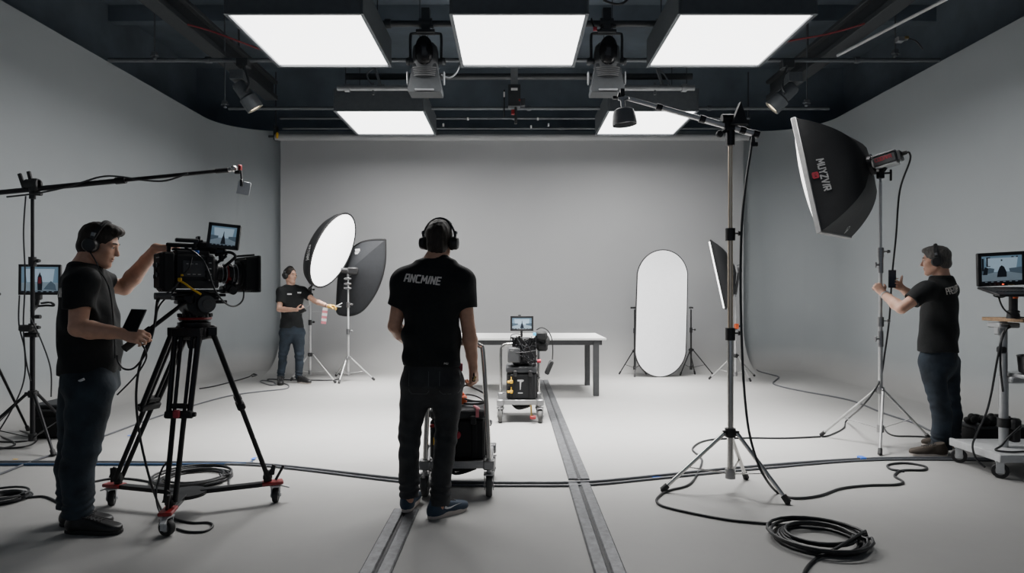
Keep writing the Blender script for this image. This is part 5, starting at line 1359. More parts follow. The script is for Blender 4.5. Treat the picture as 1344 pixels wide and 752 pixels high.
# ================================================================== people: smooth signed distance bodies
class Field:
    def __init__(s, lo, hi, h):
        s.lo = np.array(lo, np.float32); s.h = h
        s.n = [int(math.ceil((hi[i] - lo[i])/h)) + 1 for i in range(3)]
        s.D = np.full(s.n, .5, np.float32)
    def win(s, lo, hi, m):
        a = [max(0, int(math.floor((lo[i] - m - s.lo[i])/s.h))) for i in range(3)]
        b = [min(s.n[i], int(math.ceil((hi[i] + m - s.lo[i])/s.h)) + 1) for i in range(3)]
        if any(b[i] <= a[i] for i in range(3)): return None
        sl = tuple(slice(a[i], b[i]) for i in range(3))
        ax = [s.lo[i] + s.h*np.arange(a[i], b[i], dtype=np.float32) for i in range(3)]
        return sl, np.meshgrid(*ax, indexing='ij', sparse=True)
    def put(s, sl, d, k):
        A = s.D[sl]
        if k <= 0:
            s.D[sl] = np.minimum(A, d); return
        h = np.clip(.5 + .5*(A - d)/k, 0, 1)
        s.D[sl] = A + (d - A)*h - k*h*(1 - h)
    def cut(s, sl, d, k=.004):
        A = s.D[sl]; d = -d
        h = np.clip(.5 - .5*(A - d)/max(k, 1e-5), 0, 1)
        s.D[sl] = A + (d - A)*h + k*h*(1 - h)
    def cone(s, a, b, ra, rb, k=.02, flat=False, cutter=False):
        a, b = V(a), V(b); r = max(ra, rb)
        lo = [min(a[i], b[i]) - r for i in range(3)]; hi = [max(a[i], b[i]) + r for i in range(3)]
        q = s.win(lo, hi, k + 4*s.h)
        if q is None: return
        sl, (x, y, z) = q
        d = b - a; L2 = max(d.length_squared, 1e-9)
        px, py, pz = x - a.x, y - a.y, z - a.z
        t = (px*d.x + py*d.y + pz*d.z)/L2
        tc = np.clip(t, 0, 1)
        e = np.sqrt((px - tc*d.x)**2 + (py - tc*d.y)**2 + (pz - tc*d.z)**2) - (ra + (rb - ra)*tc)
        if flat:
            L = math.sqrt(L2); e = np.maximum(e, (t - 1)*L)
        s.cut(sl, e, k) if cutter else s.put(sl, e, k)
    def chain(s, pts, rs, k=.02, flat=False):
        for i in range(len(pts) - 1):
            s.cone(pts[i], pts[i+1], rs[i], rs[i+1], k if i == 0 else min(k, .012), flat and i == len(pts) - 2)
    def ell(s, c, r, B=None, k=.02, cutter=False):
        c = V(c); R_ = max(r)
        q = s.win([c[i] - R_ for i in range(3)], [c[i] + R_ for i in range(3)], k + 4*s.h)
        if q is None: return
        sl, (x, y, z) = q
        px, py, pz = x - c.x, y - c.y, z - c.z
        if B is None: B = (V((1, 0, 0)), V((0, 1, 0)), V((0, 0, 1)))
        u = [(px*e.x + py*e.y + pz*e.z)/r[i] for i, e in enumerate(B)]
        k0 = np.sqrt(u[0]**2 + u[1]**2 + u[2]**2)
        k1 = np.sqrt((u[0]/r[0])**2 + (u[1]/r[1])**2 + (u[2]/r[2])**2) + 1e-6
        d = k0*(k0 - 1)/k1
        s.cut(sl, d, k) if cutter else s.put(sl, d, k)
    def loft(s, secs, k=.02, n=2.4, cap=True):
        """secs: (z, cx, cy, halfwidth, halfdepth, yaw) upright body sections, smoothly interpolated"""
        S = np.array(sorted([tuple(q) for q in secs]), np.float64)
        zz = np.linspace(S[0, 0], S[-1, 0], 160)
        def ip(c):
            y = np.interp(zz, S[:, 0], S[:, c]); w_ = np.hanning(17); w_ /= w_.sum()
            return np.convolve(np.pad(y, 8, mode='edge'), w_, 'valid')
        C = [ip(c) for c in range(1, 6)]
        R_ = S[:, 3].max() + .05
        q = s.win([S[:, 1].min() - R_, S[:, 2].min() - R_, S[0, 0]], [S[:, 1].max() + R_, S[:, 2].max() + R_, S[-1, 0]], k + 4*s.h)
        if q is None: return
        sl, (x, y, z) = q
        zf = z.ravel()
        cx, cy, hw, hd, yw = [np.interp(zf, zz, c).astype(np.float32)[None, None, :] for c in C]
        px, py = x - cx, y - cy
        u = (px*np.cos(yw) + py*np.sin(yw)); v = (-px*np.sin(yw) + py*np.cos(yw))
        g = ((np.abs(u)/hw)**n + (np.abs(v)/hd)**n + 1e-9)**(1/n)
        d = (g - 1)*np.minimum(hw, hd)
        d = np.maximum(d, np.maximum(z - S[-1, 0], S[0, 0] - z))
        s.put(sl, d, k)
    def plane_cut(s, p, n, k=.004, region=None):
        """remove everything on the +n side of the plane through p (inside an optional box)"""
        p, n = V(p), V(n).normalized()
        lo, hi = (s.lo, s.lo + np.array(s.n)*s.h) if region is None else region
        q = s.win(lo, hi, 0)
        if q is None: return
        sl, (x, y, z) = q
        d = -((x - p.x)*n.x + (y - p.y)*n.y + (z - p.z)*n.z)
        s.cut(sl, d, k)
    def noise(s, fn, lo=None, hi=None, band=.03):
        idx = np.nonzero(np.abs(s.D) < band)
        if lo is not None:
            pass
        P = [s.lo[i] + s.h*idx[i].astype(np.float32) for i in range(3)]
        s.D[idx] += fn(*P).astype(np.float32)
    def mesh(s):
        D = s.D; h = s.h
        sg = D < 0
        c = np.zeros([m - 1 for m in s.n], np.int8)
        for i in (0, 1):
            for j in (0, 1):
                for k in (0, 1):
                    c += sg[i:s.n[0]-1+i, j:s.n[1]-1+j, k:s.n[2]-1+k]
        act = np.nonzero((c > 0) & (c < 8))
        m = len(act[0])
        ids = np.full(c.shape, -1, np.int64); ids[act] = np.arange(m)
        acc = np.zeros((m, 3)); cnt = np.zeros(m)
        corners = [(i, j, k) for i in (0, 1) for j in (0, 1) for k in (0, 1)]
        vals = {q: D[act[0]+q[0], act[1]+q[1], act[2]+q[2]].astype(np.float64) for q in corners}
        for q in corners:
            for ax in range(3):
                if q[ax]: continue
                r = list(q); r[ax] = 1; r = tuple(r)
                a, b = vals[q], vals[r]
                cr = (a < 0) != (b < 0)
                t = np.where(cr, a/np.where(cr, a - b, 1), 0)
                p = np.zeros((m, 3)); p[:] = q; p[:, ax] += t
                acc[cr] += p[cr]; cnt[cr] += 1
        vs = acc/np.maximum(cnt, 1)[:, None] + np.stack(act, 1)
        vs = vs*h + s.lo
        faces = []
        n0, n1, n2 = s.n
        for ax in range(3):
            o = [a for a in range(3) if a != ax]
            sl0 = [slice(1, s.n[a] - 1) for a in range(3)]; sl1 = list(sl0)
            sl0[ax] = slice(0, s.n[ax] - 1); sl1[ax] = slice(1, s.n[ax])
            a = sg[tuple(sl0)]; b = sg[tuple(sl1)]
            e = np.nonzero(a != b)
            flip = a[e]
            idx = [e[i] + (0 if i == ax else 1) for i in range(3)]
            def cid(d0, d1):
                q = [idx[0].copy(), idx[1].copy(), idx[2].copy()]
                q[o[0]] -= d0; q[o[1]] -= d1
                return ids[q[0], q[1], q[2]]
            A, B, C_, D_ = cid(1, 1), cid(0, 1), cid(0, 0), cid(1, 0)
            if ax == 1: flip = ~flip
            f = np.where(flip[:, None], np.stack([A, B, C_, D_], 1), np.stack([D_, C_, B, A], 1))
            faces.append(f)
        return vs, np.concatenate(faces)
def field_part(name, fld, mats, parent, label=None, root=False, smooth_it=1):
    vs, fs = fld.mesh()
    # light laplacian smoothing to remove grid stepping
    for _ in range(smooth_it):
        acc = np.zeros_like(vs); cnt = np.zeros(len(vs))
        for a, b in ((0, 1), (1, 2), (2, 3), (3, 0)):
            np.add.at(acc, fs[:, a], vs[fs[:, b]]); np.add.at(acc, fs[:, b], vs[fs[:, a]])
            np.add.at(cnt, fs[:, a], 1); np.add.at(cnt, fs[:, b], 1)
        vs = vs*.5 + .5*acc/np.maximum(cnt, 1)[:, None]
    sh = np.array(rootloc(parent)) if parent is not None else np.zeros(3)
    me = bpy.data.meshes.new(name)
    me.vertices.add(len(vs)); me.vertices.foreach_set('co', (vs - sh).astype(np.float32).ravel())
    me.loops.add(len(fs)*4); me.loops.foreach_set('vertex_index', fs.astype(np.int32).ravel())
    me.polygons.add(len(fs)); me.polygons.foreach_set('loop_start', np.arange(0, len(fs)*4, 4, dtype=np.int32))
    me.update(calc_edges=True); me.validate()
    me.polygons.foreach_set('use_smooth', [True]*len(me.polygons))
    for mt in (mats if isinstance(mats, (list, tuple)) else [mats]): me.materials.append(mt)
    o = bpy.data.objects.new(name, me); col.objects.link(o)
    if parent is not None: o.parent = parent
    if label: o['label'] = label
    bvh = BVHTree.FromPolygons([tuple(p) for p in vs], [tuple(int(i) for i in f) for f in fs])
    return o, bvh

M['skinA'] = mat('skin_tan', (.60, .335, .23), .5, var=.10, vscale=25, bump=.08, bscale=350, sss=.12)
M['skinB'] = mat('skin_light', (.66, .39, .285), .5, var=.08, vscale=25, bump=.06, bscale=350, sss=.12)
M['hairDark'] = mat('hair_dark_brown', (.020, .013, .009), .65, var=.45, vscale=120, bump=.35, bscale=260, stretch=(1, 1, .25))
M['hairGrey'] = mat('hair_grey', (.10, .092, .085), .5, var=.45, vscale=120, bump=.35, bscale=260, stretch=(1, 1, .25))
M['shirt'] = mat('black_cotton', (.0105, .0118, .0128), .8, var=.15, vscale=60, bump=.55, bscale=11, spec=.35)
M['denim'] = mat('blue_denim', (.020, .030, .041), .85, var=.5, vscale=7, bump=.6, bscale=18)
M['denim2'] = mat('mid_blue_denim', (.015, .024, .036), .85, var=.5, vscale=7, bump=.6, bscale=18)
M['denimblack'] = mat('black_denim', (.027, .028, .030), .8, var=.4, vscale=8, bump=.6, bscale=18)
M['leather'] = mat('black_leather', (.012, .012, .013), .38, var=.2, bump=.1)
M['navymesh'] = mat('navy_knit', (.025, .045, .075), .7, var=.25, bump=.25, bscale=400)
M['suede'] = mat('brown_suede', (.055, .043, .033), .85, var=.2, bump=.15)
M['soleW'] = mat('white_sole', (.52, .46, .42), .6)
M['soleB'] = mat('black_sole', (.012, .012, .012), .6)
M['eye'] = mat('eye_white', (.6, .57, .54), .2, var=.02)
M['iris'] = mat('iris_dark', (.03, .02, .015), .15)
M['lip'] = mat('lips', (.33, .13, .10), .45)
M['glove'] = mat('yellow_glove', (.70, .42, .08), .7, bump=.1)

def basis(fwd, up=(0, 0, 1)):
    f = V(fwd).normalized(); u = V(up); u = (u - f*u.dot(f)).normalized()
    return f.cross(u).normalized(), f, u        # right, forward, up
def hand_sdf(F_, wr, d, n, side, curls, scale=1.0, thumb=None, spread=.10, fat=1.0):
    """palm with five separate fingers; n is the way the palm faces; side +1 right hand, -1 left"""
    d = V(d).normalized(); n = V(n); n = (n - d*n.dot(d)).normalized()
    t = d.cross(n)*side
    S = scale; wr = V(wr)
    offs = (.030, .010, -.010, -.029); kn = (.088, .092, .088, .080); ln = (.072, .079, .073, .058); rr = (.0088, .0092, .0088, .0078)
    F_.ell(wr + d*.048*S - t*.0*S, (.040*S, .046*S, .0165*S*fat), (t, d, n), .016)
    F_.ell(wr + d*.036*S + t*.024*S + n*.010*S, (.017*S, .030*S, .017*S*fat), (t, d, n), .012)
    for i in range(4):
        k0 = wr + d*kn[i]*S + t*offs[i]*S
        F_.cone(wr + d*.018*S + t*offs[i]*.55*S, k0, .0135*S*fat, .0115*S*fat, .010)
    tips = []
    for i in range(4):
        p = wr + d*kn[i]*S + t*offs[i]*S
        a = 0.0; sp = t*(offs[i]/.03)*spread
        cu = curls[i] if isinstance(curls[0], (list, tuple)) else curls
        for j, fr in enumerate((.45, .31, .24)):
            a += R(cu[j])
            v = (d*math.cos(a) + n*math.sin(a) + sp*max(0, math.cos(a))).normalized()
            q = p + v*ln[i]*fr*S
            F_.cone(p, q, rr[i]*S*fat*(1 - .10*j), rr[i]*S*fat*(.92 - .10*j), .0035 if j else .006)
            p = q
        tips.append(p)
    th = thumb or ((.62, .62, .35), (.80, .25, .50), (.85, -.05, .55))
    p = wr + d*.024*S + t*.024*S + n*.010*S
    for j, (L_, r0, r1) in enumerate(((.046, .0145, .0115), (.034, .0112, .0100), (.026, .0098, .0080))):
        v = (d*th[j][0] + t*th[j][1] + n*th[j][2]).normalized(); q = p + v*L_*S
        F_.cone(p, q, r0*S*fat, r1*S*fat, .008 if j == 0 else .004); p = q
    return tips, p
def head_sdf(F_, c, B, fem=False, jaw=1.0, smile=False):
    r, f, u = B
    P = lambda x, y, z: c + r*x + f*y + u*z
    F_.ell(P(0, -.016, .036), (.076, .098, .086), B, .01)
    F_.ell(P(0, .030, -.030), (.060*jaw, .064, .084), B, .03)
    for s in (-1, 1):
        F_.cone(P(s*.052*jaw, -.006, -.062), P(s*.016, .066, -.103), .019, .019, .025)
        F_.ell(P(s*.043, .058, -.020), (.022, .022, .020), B, .02)
        F_.cone(P(s*.012, .083, .026), P(s*.044, .070, .026), .012, .010, .014)
        F_.ell(P(s*.078, -.012, -.008), (.010, .020, .033), B, .008)
        F_.ell(P(s*.082, -.004, -.006), (.006, .010, .018), B, .004, True)
    F_.ell(P(0, .071, -.104), (.024, .019, .018), B, .02)
    for s in (-1, 1):
        F_.ell(P(s*.031, .098, .004), (.017, .016, .0110), B, .010, True)
    for s in (-1, 1):
        F_.ell(P(s*.0315, .0775, .0125), (.0165, .0115, .0060), B, .003); F_.ell(P(s*.0315, .0765, -.0040), (.0155, .0105, .0050), B, .003)
    nl = .9 if fem else 1.0
    F_.cone(P(0, .084, .016), P(0, .084 + .024*nl, -.026), .0085, .0115, .010)
    F_.ell(P(0, .084 + .020*nl, -.031), (.015, .012, .009), B, .006)
    F_.ell(P(0, .088, -.060), (.023, .010, .006), B, .006); F_.ell(P(0, .086, -.073), (.020, .010, .007), B, .006)
    F_.ell(P(0, .099, -.0665), (.022, .006, .0018), B, .003, True)
def hair_sdf(h, c, B, style):
    r, f, u = B
    P = lambda x, y, z: c + r*x + f*y + u*z
    lo = c - V((.19, .19, .19)); hi = c + V((.19, .19, .21))
    F_ = Field(lo, hi, h)
    F_.ell(P(0, -.017, .038), (.0800, .1045, .0915), B, .0)
    F_.ell(P(0, -.050, -.030), (.066, .066, .062), B, .02)         # nape
    if style == 'quiff':
        F_.ell(P(0, .048, .108), (.058, .050, .026), B, .03); F_.ell(P(.0, .080, .100), (.046, .022, .022), B, .015)
    elif style == 'crop':
        F_.ell(P(0, .01, .095), (.062, .070, .037), B, .03)
    elif style == 'grey':
        F_.ell(P(0, .036, .095), (.060, .058, .030), B, .03)
    elif style == 'bun':
        F_.ell(P(0, -.120, .0), (.035, .04, .038), B, .02); F_.ell(P(0, -.06, -.05), (.05, .05, .05), B, .02)
    # open the face
    if style == 'bun': F_.ell(P(0, .11, .035), (.066, .062, .070), B, .012, True)
    F_.ell(P(0, .102, -.030), (.080, .062, .096), B, .012, True)
    F_.ell(P(0, .10, -.02), (.064, .078, .094), B, .010, True)
    F_.plane_cut(P(0, 0, -.085 if style != 'bun' else -.06), -u, .01)
    for s in (-1, 1):
        F_.ell(P(s*.085, .004, -.020), (.022, .030, .040), B, .006, True)   # around the ears
        F_.ell(P(s*.08, .05, -.055), (.04, .065, .055), B, .008, True)      # cheeks and jaw
    rnd = random.Random(int(c.x*1000)); ph = [rnd.uniform(0, 6.28) for _ in range(6)]
    def nz(x, y, z):
        a = (x - c.x)*r.x + (y - c.y)*r.y + (z - c.z)*r.z; b_ = (x - c.x)*f.x + (y - c.y)*f.y + (z - c.z)*f.z; q = (x - c.x)*u.x + (y - c.y)*u.y + (z - c.z)*u.z
        return .0011*np.sin(a*210 + 2*np.sin(b_*30 + ph[0]) + ph[1]) + .0009*np.sin(b_*170 + 2*np.sin(a*60 + ph[2]) + q*60 + ph[3])
    F_.noise(nz)
    return F_
def folds(seed, amp, sc=1.0):
    rnd = random.Random(seed)
    K = [(V((rnd.uniform(-1, 1), rnd.uniform(-1, 1), rnd.uniform(-1.2, 1.2))).normalized()*rnd.uniform(16, 58)*sc, rnd.uniform(0, 6.28), rnd.uniform(4, 11), rnd.uniform(0, 6.28), rnd.uniform(.3, 1)) for _ in range(7)]
    def fn(x, y, z):
        o = 0
        for k, ph, wq, p2, a in K:
            o = o + a*np.sin(x*k.x + y*k.y + z*k.z + 1.6*np.sin(z*wq + x*wq*.7 + p2) + ph)
        return amp*o/2.2
    return fn

def shoe(parent, heel, direction, L_, kind, sole_m, up_m, lace=True, swoosh=0):
    """heel: ground point under the heel; direction: horizontal towards the toe"""
    d = V(direction); d.z = 0; d.normalize(); s = V((d.y, -d.x, 0)); z0 = heel.z
    P = lambda a, b_, z: V((heel.x, heel.y, z0)) + d*a*L_ + s*b_ + V((0, 0, z))
    lo = [min(P(-.1, 0, 0)[i], P(1.1, 0, 0)[i]) - .09 for i in range(3)]; hi = [max(P(-.1, 0, 0)[i], P(1.1, 0, 0)[i]) + .09 for i in range(3)]
    lo[2] = z0 - .01; hi[2] = z0 + .19
    F_ = Field(lo, hi, .0045)
    B = (d, s, V((0, 0, 1)))
    F_.ell(P(.15, 0, .045), (.050, .036, .050), B, .0); F_.ell(P(.45, 0, .040), (.10, .038, .045), B, .03)
    F_.ell(P(.74, .0, .036), (.075, .046, .036), B, .03); F_.ell(P(.86, .003, .032), (.045, .040, .029), B, .02)
    F_.cone(P(.20, 0, .05), P(.22, 0, .115), .040, .043, .03); F_.cone(P(.36, 0, .085), P(.70, 0, .05), .026, .022, .03)
    F_.plane_cut(P(0, 0, .018), (0, 0, -1), .003)
    F_.plane_cut(P(.2, 0, .112), V((0, 0, 1)) + d*.25, .006)
    o, bv = field_part('shoe', F_, M[up_m], parent)
    out = []
    for k in range(36):
        a = 2*math.pi*k/36; x = .5 + .5*math.cos(a)
        wdt = .040 + .012*math.sin(max(0, x - .35)*2.4) - .004*math.sin(x*math.pi*1.0)*(1 if .3 < x < .6 else 0)
        y = math.copysign(abs(math.sin(a))**.6, math.sin(a))*wdt
        out.append((x*L_, y))
    th = .030 if kind == 'sneaker' else .024
    mb = MB(); vs = []
    m = len(out)
    for zz, sc in ((0, .955), (.005, 1.0), (th - .004, 1.0), (th, .96)):
        for x, y in out: vs.append(P(0, 0, 0) + d*(L_*.5 + (x - L_*.5)*sc) + s*y*sc + V((0, 0, zz + (.010*max(0, x/L_ - .75)*2 if kind == 'sneaker' else .004*max(0, x/L_-.75)))))
    fs = [tuple(reversed(range(m))), tuple(range(3*m, 4*m))]
    for i in range(3):
        for k in range(m): fs.append((i*m+k, i*m+(k+1) % m, (i+1)*m+(k+1) % m, (i+1)*m+k))
    mb.add(vs, fs); part('sole', mb, M[sole_m], o)
    if lace:
        mb = MB()
        for k in range(5):
            x = .40 + .06*k
            mid = None
            h0 = bv.ray_cast(P(x, 0, .2), V((0, 0, -1))); h1 = bv.ray_cast(P(x + .02, .022, .2), V((0, 0, -1))); h2 = bv.ray_cast(P(x + .02, -.022, .2), V((0, 0, -1)))
            if h0[0] and h1[0] and h2[0]:
                mb.tube([h1[0] + V((0, 0, .002)), h0[0] + V((0, 0, .004)), h2[0] + V((0, 0, .002))], .0032, 6, 4)
        h0 = bv.ray_cast(P(.38, 0, .2), V((0, 0, -1)))
        if h0[0]:
            for sg in (-1, 1): mb.tube([h0[0], h0[0] + s*sg*.02 + V((0, 0, .018)), h0[0] + s*sg*.045 + V((0, 0, .008)), h0[0] + s*sg*.035 + d*.02, h0[0] + V((0, 0, .003))], .0028, 6, 5)
        if mb.v: part('laces', mb, M['rubber'], o)
    if swoosh:
        mb = MB(); pts = [(.33, .050), (.40, .040), (.50, .040), (.62, .050), (.78, .066), (.62, .054), (.50, .050), (.42, .052), (.36, .064)]
        vs = []
        for a, z in pts:
            h_ = bv.ray_cast(P(a*.95, swoosh*.15, z + .008), -s*swoosh)
            vs.append((h_[0] if h_[0] else P(a, swoosh*.04, z)) + s*swoosh*.003)
        n_ = len(vs); cen = vs[6]
        mb.add(vs, [(0, 1, 7, 8), (1, 2, 6, 7), (2, 3, 5, 6), (3, 4, 5)] if swoosh > 0 else [(8, 7, 1, 0), (7, 6, 2, 1), (6, 5, 3, 2), (5, 4, 3)])
        part('swoosh_mark', mb, M['white'], o)
    return o

def person(label, J, look, clothes, group=None):
    """J: joints in world coordinates; builds one continuous body and dresses it"""
    H = J['hands']; h = look.get('h', .006)
    allp = [J[k] for k in ('head', 'neck', 'shL', 'shR', 'elL', 'elR', 'wrL', 'wrR', 'hipL', 'hipR', 'knL', 'knR', 'anL', 'anR')]
    lo = V([min(p[i] for p in allp) - .26 for i in range(3)]); hi = V([max(p[i] for p in allp) + .26 for i in range(3)])
    lo.z = min(J['anL'].z, J['anR'].z) - .10; hi.z = J['head'].z + .15
    F_ = Field(lo, hi, h)
    Bh = basis(J['hfwd'], J['hup']); c = J['head']
    head_sdf(F_, c, Bh, look.get('fem', False), look.get('jaw', 1.0))
    nr = look.get('neck', .058)
    sx_ = (J['shR'] - J['shL']); sx_.z = 0; sx_.normalize(); fw_ = V((-sx_.y, sx_.x, 0))
    F_.cone(c - Bh[1]*.034 - Bh[2]*.050, J['neck'] - V((0, 0, .01)), nr*.88, nr*1.02, .012)
    F_.cone(J['neck'] - V((0, 0, .02)), J['shL'] + V((0, 0, -.01)), .05, .045, .04); F_.cone(J['neck'] - V((0, 0, .02)), J['shR'] + V((0, 0, -.01)), .05, .045, .04)
    ch = J['chest']; pe = J['pelvis']
    F_.cone(J['neck'] - V((0, 0, .03)), ch, .07, .09, .04); F_.cone(ch, pe, .09, .09, .03)
    a_ = look.get('arm', 1.0)
    for sd in ('L', 'R'):
        S_, E, W_ = J['sh' + sd], J['el' + sd], J['wr' + sd]
        F_.chain([S_, S_.lerp(E, .45), E], [.046*a_, .048*a_, .040*a_], .02)
        F_.chain([E, E.lerp(W_, .28), E.lerp(W_, .7), W_], [.040*a_, .0455*a_, .034*a_, .027*a_], .012)
        hd_ = H[sd]
        F_.cone(W_, W_ + V(hd_['d']).normalized()*.02, .026*a_, .024, .012)
        hand_sdf(F_, W_, hd_['d'], hd_['n'], 1 if sd == 'R' else -1, hd_['c'], hd_.get('s', 1.0), hd_.get('t'), hd_.get('sp', .08))
        Hp, K, A = J['hip' + sd], J['kn' + sd], J['an' + sd]
        F_.chain([pe, Hp, K, A], [.09, .06, .04, .032], .03)
        F_.cone(A, A + V((0, 0, -.05)), .03, .028, .01)
    body, _ = field_part('person', F_, M[look['skin']], None)
    base = V((pe.x, pe.y, min(J['anL'].z, J['anR'].z) - .095))
    body.location = base
    me = body.data; n_ = len(me.vertices); co = np.empty(n_*3, np.float32); me.vertices.foreach_get('co', co)
    co = co.reshape(-1, 3) - np.array(base, np.float32); me.vertices.foreach_set('co', co.ravel()); me.update()
    tag(body, label, 'person', group)
    # face details
    mb = MB(); r, f, u = Bh
    for s in (-1, 1):
        mb.mi = 0; mb.ball(c + r*s*.031 + f*.0735 + u*.0045, .0125, seg=14, rings=10)
        mb.mi = 1; mb.ball(c + r*s*.031 + f*.0810 + u*.0045, .0062, seg=12, rings=8)
    part('eye_pair', mb, [M['eye'], M['iris']], body)
    for s in (-1, 1):
        mb = MB(); mb.tube([c + r*s*.014 + f*.0925 + u*.029, c + r*s*.03 + f*.0890 + u*.0325, c + r*s*.047 + f*.077 + u*.028], .0040, 6, 5)
        part('eyebrow', mb, M[look['hair']], body)
    mb = MB(); mb.ball(c + f*.0885 + u*-.0605, (.0205, .0092, .0050), Matrix((r, f, u)).transposed(), 14, 8); mb.ball(c + f*.0865 + u*-.0725, (.0180, .0092, .0058), Matrix((r, f, u)).transposed(), 14, 8)
    part('lips', mb, M['lip'], body)
    hf = hair_sdf(.0045, c, Bh, look['style']); field_part('hair', hf, M[look['hair']], body)
    # shirt
    Fs = Field(lo, hi, h)
    Fs.loft(clothes['torso'], .0, 2.5)
    nb = J['neck']
    for sd in ('L', 'R'):
        S_, E = J['sh' + sd], J['el' + sd]
        q = clothes.get('sleeve', .66)
        sr = clothes.get('sr', .072)
        Fs.cone(nb - V((0, 0, .055)), S_ + V((0, 0, -.012)), .085, .070, .06)
        Fs.cone(S_, S_.lerp(E, q), sr*1.02, sr*clothes.get('flare', .98), .045, flat=True)
    Fs.cone(nb + V((0, 0, -.030)), nb + V((0, 0, -.065)), nr + .020, nr + .045, .025)
    # neckline and hollow sleeve ends
    Fs.cone(nb - (c - nb).normalized()*.015, c, nr + .008, nr + .02, .012, cutter=True)
    for sd in ('L', 'R'):
        S_, E = J['sh' + sd], J['el' + sd]; q = clothes.get('sleeve', .66)
        Fs.cone(S_.lerp(E, q + .06), S_.lerp(E, q + .4), sr*.74, sr*.74, .006, cutter=True)
    fz = folds(clothes.get('seed', 1), clothes.get('amp', .0085)); Fs.noise(fz)
    shirt, bvs = field_part('t_shirt', Fs, M['shirt'], body)
    # jeans
    hem = J.get('hem', .04)
    Fj = Field(lo, hi, h)
    Fj.loft(clothes['hips'], .0, 2.5)
    lr = clothes.get('legs', (.098, .088, .070, .066, .064, .062))
    for sd in ('L', 'R'):
        Hp, K, A = J['hip' + sd], J['kn' + sd], J['an' + sd]
        bk = -fw_*.018
        Fj.chain([Hp + V((0, 0, -.02)), Hp.lerp(K, .45), K], [lr[0], lr[1], lr[2]], .05)
        Fj.chain([K, K.lerp(A, .35) + bk, K.lerp(A, .75), A + V((0, 0, -.035))], [lr[2], lr[3]*1.02, lr[4], lr[5]], .02, flat=True)
    kz = [(J['knL'], J['anL']), (J['knR'], J['anR'])]
    kmid = (J['knL'].z + J['knR'].z)/2; amid = (J['anL'].z + J['anR'].z)/2
    f2 = folds(clothes.get('seed', 1) + 50, .0036, .8)
    def jn(x, y, z):
        o = f2(x, y, z)
        st = np.exp(-((z - amid - .03)/.07)**2)
        o = o + .0050*st*np.sin(z*150 + 2*np.sin(x*18 + y*23))
        kn_ = np.exp(-((z - kmid)/.10)**2)
        return o + .0035*kn_*np.sin(z*85 + x*22 + 1.5*np.sin(y*25))
    Fj.noise(jn)
    jeans, bvj = field_part('jeans', Fj, M[clothes['jeans']], body)
    return body, shirt, bvs, jeans, bvj, Bh

def headphones(label, c, B, tilt=0.0, textm=None, s=1.0, w_=.088):
    r, f, u = B
    P = lambda x, y, z: c + r*x + f*(y) + u*z
    t = thing('headphones', c, label, 'headphones', 'headphones worn by the crew')
    pts = []
    for k in range(17):
        a = math.pi*k/16
        pts.append(P(math.cos(a)*(w_ + .013), -.010 + tilt*math.sin(a), .012 + math.sin(a)*.130))
    mb = MB()
    mb.ribbon(pts, f, .030, .011, P(0, -.01, 0))
    part('headband', mb, M['black'], t)
    mb = MB(); mb.sweep([p - (p - c).normalized()*.004 for p in pts[4:13]], .012, 8); part('band_pad', mb, M['matte'], t)
    for sg in (-1, 1):
        cc_ = P(sg*w_, -.012, -.012); ax = r*sg
        mb = MB(); mb.lathe([(.030, -.006), (.038, -.004), (.041, .006), (.040, .022), (.033, .032), (.015, .035)], cc_, ax, 28)
        mb.box(cc_ + u*.052 + ax*.012, (.016, .022, .05), Matrix((r, f, u)).transposed(), .004)
        cup = part('ear_cup', mb, M['black'], t)
        mb = MB(); mb.ring(cc_ - ax*.006, ax, .030, .014, 26, 8); part('cushion', mb, M['matte'], cup)
        mb = MB(); mb.box(cc_ + ax*.030 + u*.0, (.006, .040, .006), Matrix((r, f, u)).transposed(), .001); mb.box(cc_ + ax*.022 + u*.064, (.005, .020, .020), Matrix((r, f, u)).transposed(), .001)
        part('logo_bar', mb, M['riggrey'], cup)
    return t

# ------------------------------------------------------------------ man at the left, side on, hands on the camera and the pan bar
YL = 3.80
J = dict(head=W(131, 321, YL), hfwd=(.93, .22, -.30), hup=(.30, .05, .95), neck=W(112, 349, YL),
    shR=W(108, 370, 3.61), elR=W(102, 431, 3.55), wrR=W(161, 438, 3.56),
    shL=W(122, 368, 3.98), elL=W(163, 378, 4.13), wrL=W(205, 326, 3.97),
    chest=W(112, 400, YL), pelvis=W(114, 492, YL),
    hipR=W(120, 506, 3.71), knR=W(108, 588, 3.68), anR=W(102, 668, 3.70), hipL=W(107, 506, 3.88), knL=W(99, 588, 3.92), anL=W(94, 660, 3.86),
    hands=dict(R=dict(d=(.97, -.05, -.16), n=(.12, .75, -.62), c=((38, 60, 45), (40, 62, 45), (42, 62, 45), (44, 62, 45)), s=1.1, t=((.75, .35, .55), (.80, -.1, .6), (.75, -.3, .6))),
               L=dict(d=(.95, .12, .10), n=(.10, -.05, -.99), c=((10, 30, 26), (10, 30, 26), (12, 32, 26), (14, 34, 26)), t=((.8, .5, .3), (.9, .2, .4), (.9, .0, .4)))))
yw = R(106)   # side axis of the torso turned so that he faces +X
def sec(px, py, hw, hd, y, yaw): p = W(px, py, y); return (p.z, p.x, p.y, hw, hd, yaw)
